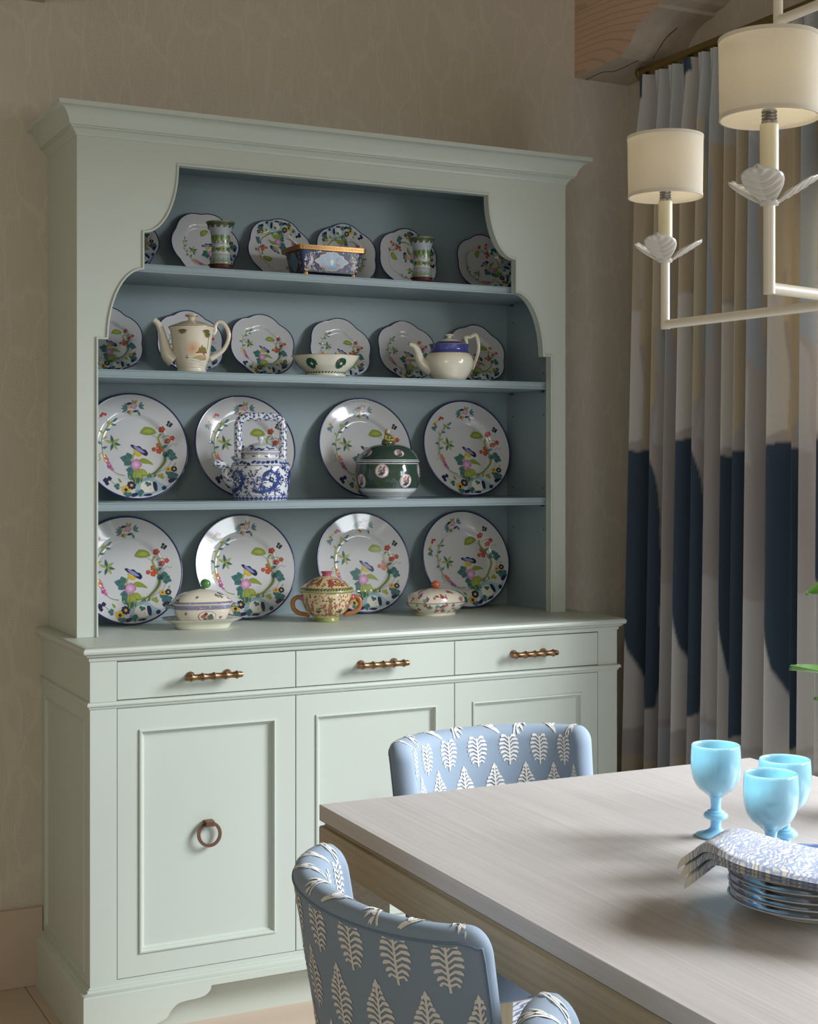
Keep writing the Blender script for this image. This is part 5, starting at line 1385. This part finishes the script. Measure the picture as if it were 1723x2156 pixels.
bandp(P, C_, .0395, .0490, '#7f80a0'); scatter(P, 40, 0, C_, .041, .0475, ['#b9a48c', '#a4524a'], .0014, .0022, ['#c9c4b8'], 2)
scatter(P, 16, .03, C_ - .03, .010, .034, ['#8a3f4a', '#7a6a90'], .0022, .0030, ['#5a6a48', '#7d6a7a'], 3)
for u in (0.004, C_ / 2):
    P.base = .0006; P.layer = 0; P.disc(u, .024, .020, '#6c6c86', 22, ry=.0125); P.base = .0009; P.disc(u, .024, .0188, '#e4dac4', 22, ry=.0115); P.base = .0012
    for i, (a, b, c) in enumerate(((-.006, .002, '#a8485a'), (-.010, .0, '#b85c60'), (-.003, .006, '#8c3a4c'), (.004, -.001, '#5c7a48'), (.008, .002, '#4f6c58'), (.006, -.006, '#7a8a3e'), (-.004, -.006, '#5c7a48'), (.011, -.003, '#5a6a88'))): P.flower(u + a, .024 + b, .0042, 6, c, None)
P.build('floral_panels', PAINT, bd)
P = Painter(surf(lidp, .06, 1, .66, sup(2.6)), maxlen=.006); bandp(P, C_, .0530, .0575, '#7f80a0'); scatter(P, 26, 0, C_, .060, .075, ['#a8485a', '#7a6a90', '#5c7a48'], .0022, .0040, ['#5a6a48'], 6); scatter(P, 24, 0, C_, .0535, .057, ['#a4524a', '#c9b48c'], .0014, .002, ['#c9c4b8'], 9)
P.build('floral_sprigs', PAINT, l)

# ---- two handled covered pot
TP = empty('covered_pot', (.7080, .268, ZC + .0003), R_(-18), 'ochre and pink majolica covered pot with two orange loop handles', 'pot')
prof = smoothprof([(.0340, 0), (.0350, .004), (.0330, .0095), (.0420, .016), (.0560, .030), (.0650, .050), (.0680, .066), (.0675, .0785)])
ft = [p for p in prof if p[1] <= .0100]; up = [ft[-1]] + [p for p in prof if p[1] > .0100]
MB().lathe([(0, 0)] + ft, 48).build('lime_foot', plain('lime_glaze', '#8f9a55', .2, coat=.5, var=.15, vscale=60), TP, auto=50)
bd = MB().lathe(up + [(0, .0785)], 56).build('pot_body', plain('majolica_ground', '#d9c49a', .2, coat=.5), TP, auto=50)
lidp = smoothprof([(.0730, .0800), (.0715, .0870), (.0640, .0935), (.0500, .1040), (.0330, .1140), (.0220, .1180), (.0130, .1200)])
l = MB().lathe([(0, .0800)] + lidp + [(0, .1200)], 56).build('lid', plain('majolica_lid', '#d6bd90', .2, coat=.5), TP, auto=50)
MB().lathe([(.0700, .0788), (.0740, .0790), (.0748, .0815), (.0735, .0830), (.0700, .0825), (.0700, .0788)], 56).build('lime_flange', MATS['lime_glaze'], l, smooth=True)
MB().lathe([(0, .1195), (.0125, .1195), (.0118, .124), (.0140, .1285), (.0160, .1315), (.0130, .1330), (0, .1325)], 24).build('pink_knob', plain('pink_glaze', '#b0526c', .2, coat=.5), l, auto=50)
for sx in (-1, 1):
    MB().tube(catmull([(sx * .064, 0, .062), (sx * .078, 0, .064), (sx * .090, 0, .054), (sx * .088, 0, .034), (sx * .074, 0, .022), (sx * .056, 0, .018), (sx * .046, 0, .012)], 4), [.0055, .006, .0062, .006, .0058, .0055, .003], 12).build('loop_handle', plain('orange_glaze', '#b0703a', .25, coat=.4) if 'orange_glaze' not in MATS else MATS['orange_glaze'], TP, smooth=True)
    MB().lathe(smoothprof([(0, 0), (.006, .002), (.0085, .008), (.006, .014), (0, .016)]), 14).build('berry', MATS['pink_glaze'], TP, smooth=True).location = (sx * .066, -.016, .056)
P = Painter(surf(prof, .065), maxlen=.006); C_ = 2 * PI * .065
scatter(P, 420, 0, C_, .014, .074, ['#a8504a', '#b9705a', '#8a3f4c', '#7d5a3a'], .0012, .0022, ['#6a6a35', '#8a4a3a', '#a8504a', '#4a4a2c'], 21)
for i in range(6):
    u = C_ * i / 6 + .004
    P.leaf(u, .020, .040, .014, PI / 2, '#9a4a52', '#c98a6a'); P.leaf(u, .030, .026, .006, PI / 2, '#7d8a45'); P.flower(u, .060, .006, 6, '#7d8a45', '#b0526c'); P.flower(u + .016, .045, .005, 6, '#b0526c', '#c99a4a'); P.flower(u - .016, .045, .005, 6, '#b0526c', '#c99a4a')
    P.stroke([(u - .03, .022), (u - .016, .018), (u - .006, .024), (u, .018), (u + .006, .024), (u + .016, .018), (u + .03, .022)], .0022, '#8a5a2c')
    for a in (40, 80, 120, 160): P.leaf(u + .033, .026, .014, .003, R_(a), '#3c3a24')
P.build('majolica_painting', PAINT, bd)
P = Painter(surf(lidp, .06), maxlen=.006); C_ = 2 * PI * .06
bandp(P, C_, .0845, .0915, '#3f5238'); 
for i in range(44): P.leaf(C_ * i / 44, .088, .010, .0025, .35, '#8d9a50')
scatter(P, 120, 0, C_, .094, .114, ['#a8504a', '#b9705a', '#7d5a3a'], .0015, .0026, ['#6a6a35', '#8a4a3a', '#4a2f3c'], 22)
for i in range(5): P.flower(C_ * i / 5 + .008, .104, .009, 8, '#9a4a42', '#7d8a45'); P.stroke([(C_ * i / 5 + .02, .098), (C_ * i / 5 + .034, .104), (C_ * i / 5 + .050, .100)], .004, '#b07a3c')
P.build('majolica_painting', PAINT, l)

# ---- lobed box with peach knob
LB_ = empty('lobed_box', (1.0470, .285, ZC + .0003), R_(10), 'cream lobed porcelain box with coral peach knob on the worktop', 'box')
LB_.scale = (1.1, 1.1, 1.0)
quat = lambda a, r, z: (1 + .055 * math.cos(4 * a)) * (abs(math.cos(a)) ** 3.4 + abs(math.sin(a)) ** 3.4) ** (-1 / 3.4)
prof = smoothprof([(.0500, 0), (.0510, .004), (.0500, .006), (.0620, .016), (.0720, .028), (.0745, .0355)])
bd = MB().lathe([(0, 0)] + prof + [(0, .0355)], 72, sy=.78, shape=quat).build('box_base', CREAM, LB_, auto=50)
MB().lathe([(.0735, .0352), (.0752, .0354), (.0752, .0368), (.0735, .0370), (.0735, .0352)], 72, sy=.78, shape=quat).build('red_seam', plain('iron_red_line', '#7d4038', .4), LB_, smooth=True)
lidp = smoothprof([(.0745, .0368), (.0735, .0440), (.0680, .0550), (.0560, .0640), (.0350, .0705), (.0120, .0730), (.0040, .0732)])
l = MB().lathe([(0, .0368)] + lidp + [(0, .0733)], 72, sy=.78, shape=quat).build('lid', CREAM, LB_, auto=50)
kb = MB().lathe(smoothprof([(0, .0725), (.0060, .0735), (.0105, .0790), (.0108, .0850), (.0075, .0910), (.0020, .0945), (0, .0950)]), 24).build('peach_knob', plain('coral_glaze', '#c9633f', .25, coat=.4, var=.12, vscale=60), l, smooth=True)
for a in (0, 1.3, 2.9, 4.4):
    lm = MB().grid(5, 7, lambda u, v, a=a: ((.008 + .018 * v) * math.cos(a) - (2 * u - 1) * .005 * math.sin(PI * v) * math.sin(a), (.008 + .018 * v) * math.sin(a) + (2 * u - 1) * .005 * math.sin(PI * v) * math.cos(a), .0745 - .004 * v))
    lm.build('knob_leaf', MATS['leaf_green_glaze'], l, smooth=True)
P = Painter(surf(prof, .065, 1, .78, quat), maxlen=.006); C_ = 2 * PI * .065
scatter(P, 46, 0, C_, .010, .032, ['#b9627a', '#c98a90', '#a45a8c', '#6aa0a8', '#b9503c'], .0026, .0048, ['#4f6f4a', '#5c7a52', '#6a5a4a'], 31)
P.build('peach_sprays', PAINT, bd)
P = Painter(surf(lidp, .065, 1, .78, quat), maxlen=.006)
scatter(P, 64, 0, C_, .040, .068, ['#b9627a', '#c98a90', '#a45a8c', '#6aa0a8', '#b9503c'], .0026, .0052, ['#4f6f4a', '#5c7a52', '#6a5a4a'], 32)
P.build('peach_sprays', PAINT, l)

# ================================================================== ON THE TABLE
def goblet():
    gq = empty('goblet')
    prof = [(0, 0), (.0300, 0), (.0310, .0015), (.0300, .0030), (.0180, .0070), (.0100, .0120), (.0082, .0180), (.0085, .0240), (.0110, .0262), (.0170, .0285), (.0192, .0320), (.0170, .0360), (.0140, .0375), (.0130, .0395), (.0085, .0420), (.0078, .0500), (.0095, .0600), (.0130, .0640)]
    MB().lathe(smoothprof(prof[1:], 3), 40).build('foot_and_stem', OPAL, gq, smooth=True)
    bowl = smoothprof([(.0, .0640), (.0130, .0642), (.0180, .0675), (.0290, .0770), (.0365, .0930), (.0385, .1120), (.0382, .1300), (.0372, .1420)], 4)
    ins = [(max(0, r - .0024), max(.0670, z)) for r, z in reversed(bowl)]
    MB().lathe(bowl + [(.0362, .1427)] + ins[1:], 48).build('bowl', OPAL, gq, smooth=True)
    return gq
g1 = goblet(); g1.location = (.592, -1.505, .7603); tag(g1, 'sky blue opaline goblet standing alone, farthest from the plate stack', 'goblet', 'blue opaline goblets')
g2 = copy_tree(g1); g2.location = (.527, -1.708, .7603); tag(g2, 'sky blue opaline goblet close behind the napkin on the plates', 'goblet')
g3 = copy_tree(g1); g3.location = (.612, -1.640, .7603); tag(g3, 'sky blue opaline goblet partly hidden by another goblet', 'goblet')
PCX, PCY = .464, -1.862
def tplate():
    p = empty('dinner_plate')
    out_ = smoothprof([(.0700, 0), (.0740, .0005), (.0760, .0030), (.0900, .0075), (.1080, .0130), (.1240, .0175), (.1252, .0185)], 3)
    ins_ = [(.1240, .0192), (.1080, .0160), (.0900, .0110), (.0780, .0065), (0, .0055)]
    MB().lathe([(0, .0025), (.066, .0025), (.0690, 0)] + out_ + ins_, 72).build('plate_body', NAVYPL, p, auto=50)
    MB().lathe([(.1130, .0171), (.1185, .0183), (.1232, .0194), (.1232, .0190), (.1185, .0180), (.1130, .0168)], 72).build('blue_rim', PLRIM, p, smooth=True)
    return p
tp = tplate()
for i in range(5):
    p = tp if i == 0 else copy_tree(tp)
    p.scale = (.862, .862, 1); p.location = (PCX + .0015 * math.sin(i * 2.2), PCY + .0015 * math.cos(i * 1.7), .7603 + i * .0097)
    tag(p, ['white dinner plate with blue rim, bottom of the stack on the table', 'white dinner plate with blue rim, second from the bottom of the table stack', 'white dinner plate with blue rim, in the middle of the table stack', 'white dinner plate with blue rim, second from the top of the table stack', 'white dinner plate with blue rim, topmost of the table stack, under the napkin'][i], 'plate', 'dinner plates stacked on the table')
# napkin: three folds laid over the stack, spilling over its left side
nd = Vector((-.55, .835, 0)); nw = Vector((.835, .55, 0))     # along / across
nk = empty('napkin', (PCX, PCY, .8245), 0, 'folded blue and white printed napkin draped over the plate stack', 'napkin')
def nap_layer(k, zoff, s0, s1, w0, w1, fan):
    path = [(-.14, .000), (-.09, .000), (-.03, .002), (.02, .006), (.058, .011), (.090, .015), (.113, .010), (.136, -.008), (.158, -.026)]
    P_ = catmull([(a, b, 0) for a, b in path], 6)
    nu, nv = len(P_), 27
    vs = []; uv = []
    th = .0040
    def pt(i, j, top):
        p = P_[i]; t = i / (nu - 1)
        cut = min(1, (s1 - s0))
        s_ = p.x; z = p.y
        q = 2 * j / (nv - 1) - 1
        e = math.sqrt(max(0, 1 - abs(q) ** 24))
        tw = min(1, max(0, (t - .45) / .5)); tw = tw * tw * (3 - 2 * tw); ww = (w0 + (w1 - w0) * tw) * .5; cen = -.0625 + .024 * tw
        ruff = .004 * math.sin(q * 3.2 + k + 3 * t) * max(0, t - .55) * 2.2
        drop = 0
        bow = -.010 * max(0, q) * max(0, t - .5)
        te = max(0, (t - .955) / .045); endr = math.sqrt(max(0, 1 - te ** 4)) if te < .999 else .25; thk = .0040 + .0062 * tw
        v = nd * (s_ - .004 * (2 - k) * tw) + nw * (q * ww + cen + .002 * k) + Vector((0, 0, z + zoff - drop + ruff + .004 * (1 - q * q) * (t > .3) + k * .0062 * tw - .012 * tw + (top * thk * .5 * endr + thk * .5) * e))
        return v
    m = MB()
    idx_ = []
    for top in (1, -1):
        for i in range(nu):
            for j in range(nv): vs.append(pt(i, j, top)); uv.append((((nu - 1 - i) / (nu - 1)) * .37, (j / (nv - 1)) * (w0)))
    fs = []
    N0 = nu * nv
    for i in range(nu - 1):
        for j in range(nv - 1):
            a = i * nv + j; fs.append((a, a + nv, a + nv + 1, a + 1)); fs.append((N0 + a, N0 + a + 1, N0 + a + nv + 1, N0 + a + nv))
    for i in range(nu - 1):
        for j in (0, nv - 1):
            a = i * nv + j; fs.append((a, N0 + a, N0 + a + nv, a + nv))
    # rounded fold at both ends
    for i in (0, nu - 1):
        for j in range(nv - 1):
            a = i * nv + j; fs.append((a, a + 1, N0 + a + 1, N0 + a))
    m.add(vs, fs); o = m.build('napkin_fold', NAPKIN, nk, smooth=True)
    ul_ = o.data.uv_layers.new(name='UVMap')
    for lp in o.data.loops: ul_.data[lp.index].uv = uv[lp.vertex_index]
    return o
nap_layer(0, -.0032, 0, 1, .140, .062, .024)
nap_layer(1, .0012, 0, 1, .143, .070, .011)
nap_layer(2, .0056, 0, 1, .146, .078, .0)

# foliage in a vase standing beyond the frame
fv = empty('flower_vase', (.965, -1.53, .7603), 0, 'white porcelain vase on the table holding the green branch', 'vase')
MB().lathe(shell(smoothprof([(.035, 0), (.05, .02), (.055, .06), (.045, .10), (.032, .125), (.036, .14)]), .003), 40).build('vase_body', PORC, fv, auto=50)
br = empty('leafy_branch', (.965, -1.53, .7665), 0, 'glossy green leafy branch beside the curtain, reaching in above the table', 'branch')
def bigleaf(base, tip, w, up, name='leaf'):
    b0 = Vector(base); t0 = Vector(tip); ax = t0 - b0; u = Vector(up); sd = ax.cross(u).normalized(); u = sd.cross(ax).normalized()
    m = MB(); nu, nv = 9, 15
    for s_ in (1, -1):
        m.grid(nu, nv, lambda a, b, s_=s_: b0 + ax * b + sd * ((2 * a - 1) * w * math.sin(PI * min(1, (.04 + .96 * b)) ** .85)) + u * (.22 * w * (2 * a - 1) ** 2 * 2 - .10 * ax.length * (b - .5) ** 2 + s_ * .0004))
    m.build(name, GREENLEAF, br, smooth=True, merge=.0001)
B0 = Vector(br.location)
def rel(p): return Vector(p) - B0
ends = [((.8456, -1.3844, .9894), (.9381, -1.4313, .9732), .020), ((.8709, -1.3972, 1.1151), (.9381, -1.4313, 1.1378), .017), ((.8830, -1.4035, .9380), (.9500, -1.4380, .915), .013)]
for k, (tip, base, w_) in enumerate(ends):
    bigleaf(rel(base), rel(tip), w_, (0.1, -.25, 1) if k != 1 else (-.2, -.6, .7))
    MB().tube(catmull([(.006 * (k - 1), .004 * k, .0), (.003 * k, .008, .09), (-.002 + .002 * k, .020, .17 + .01 * k), rel(base)], 5), [.0026, .0016], 8).build('stem', STEMG, br, smooth=True)
for k, (dx, dy, dz) in enumerate(((.05, .03, .30), (.08, -.02, .22), (.03, -.06, .26), (.06, .08, .20))):
    b_ = Vector((dx * .5, dy * .5, dz * .7)); bigleaf(b_, (dx * 1.6, dy * 1.6, dz), .02, (0, 0, 1))
    MB().tube(catmull([(0, 0, 0), (dx * .06, dy * .06, .1), (dx * .18, dy * .18, .148), tuple(b_)], 5), [.0026, .0016], 8).build('stem', STEMG, br, smooth=True)
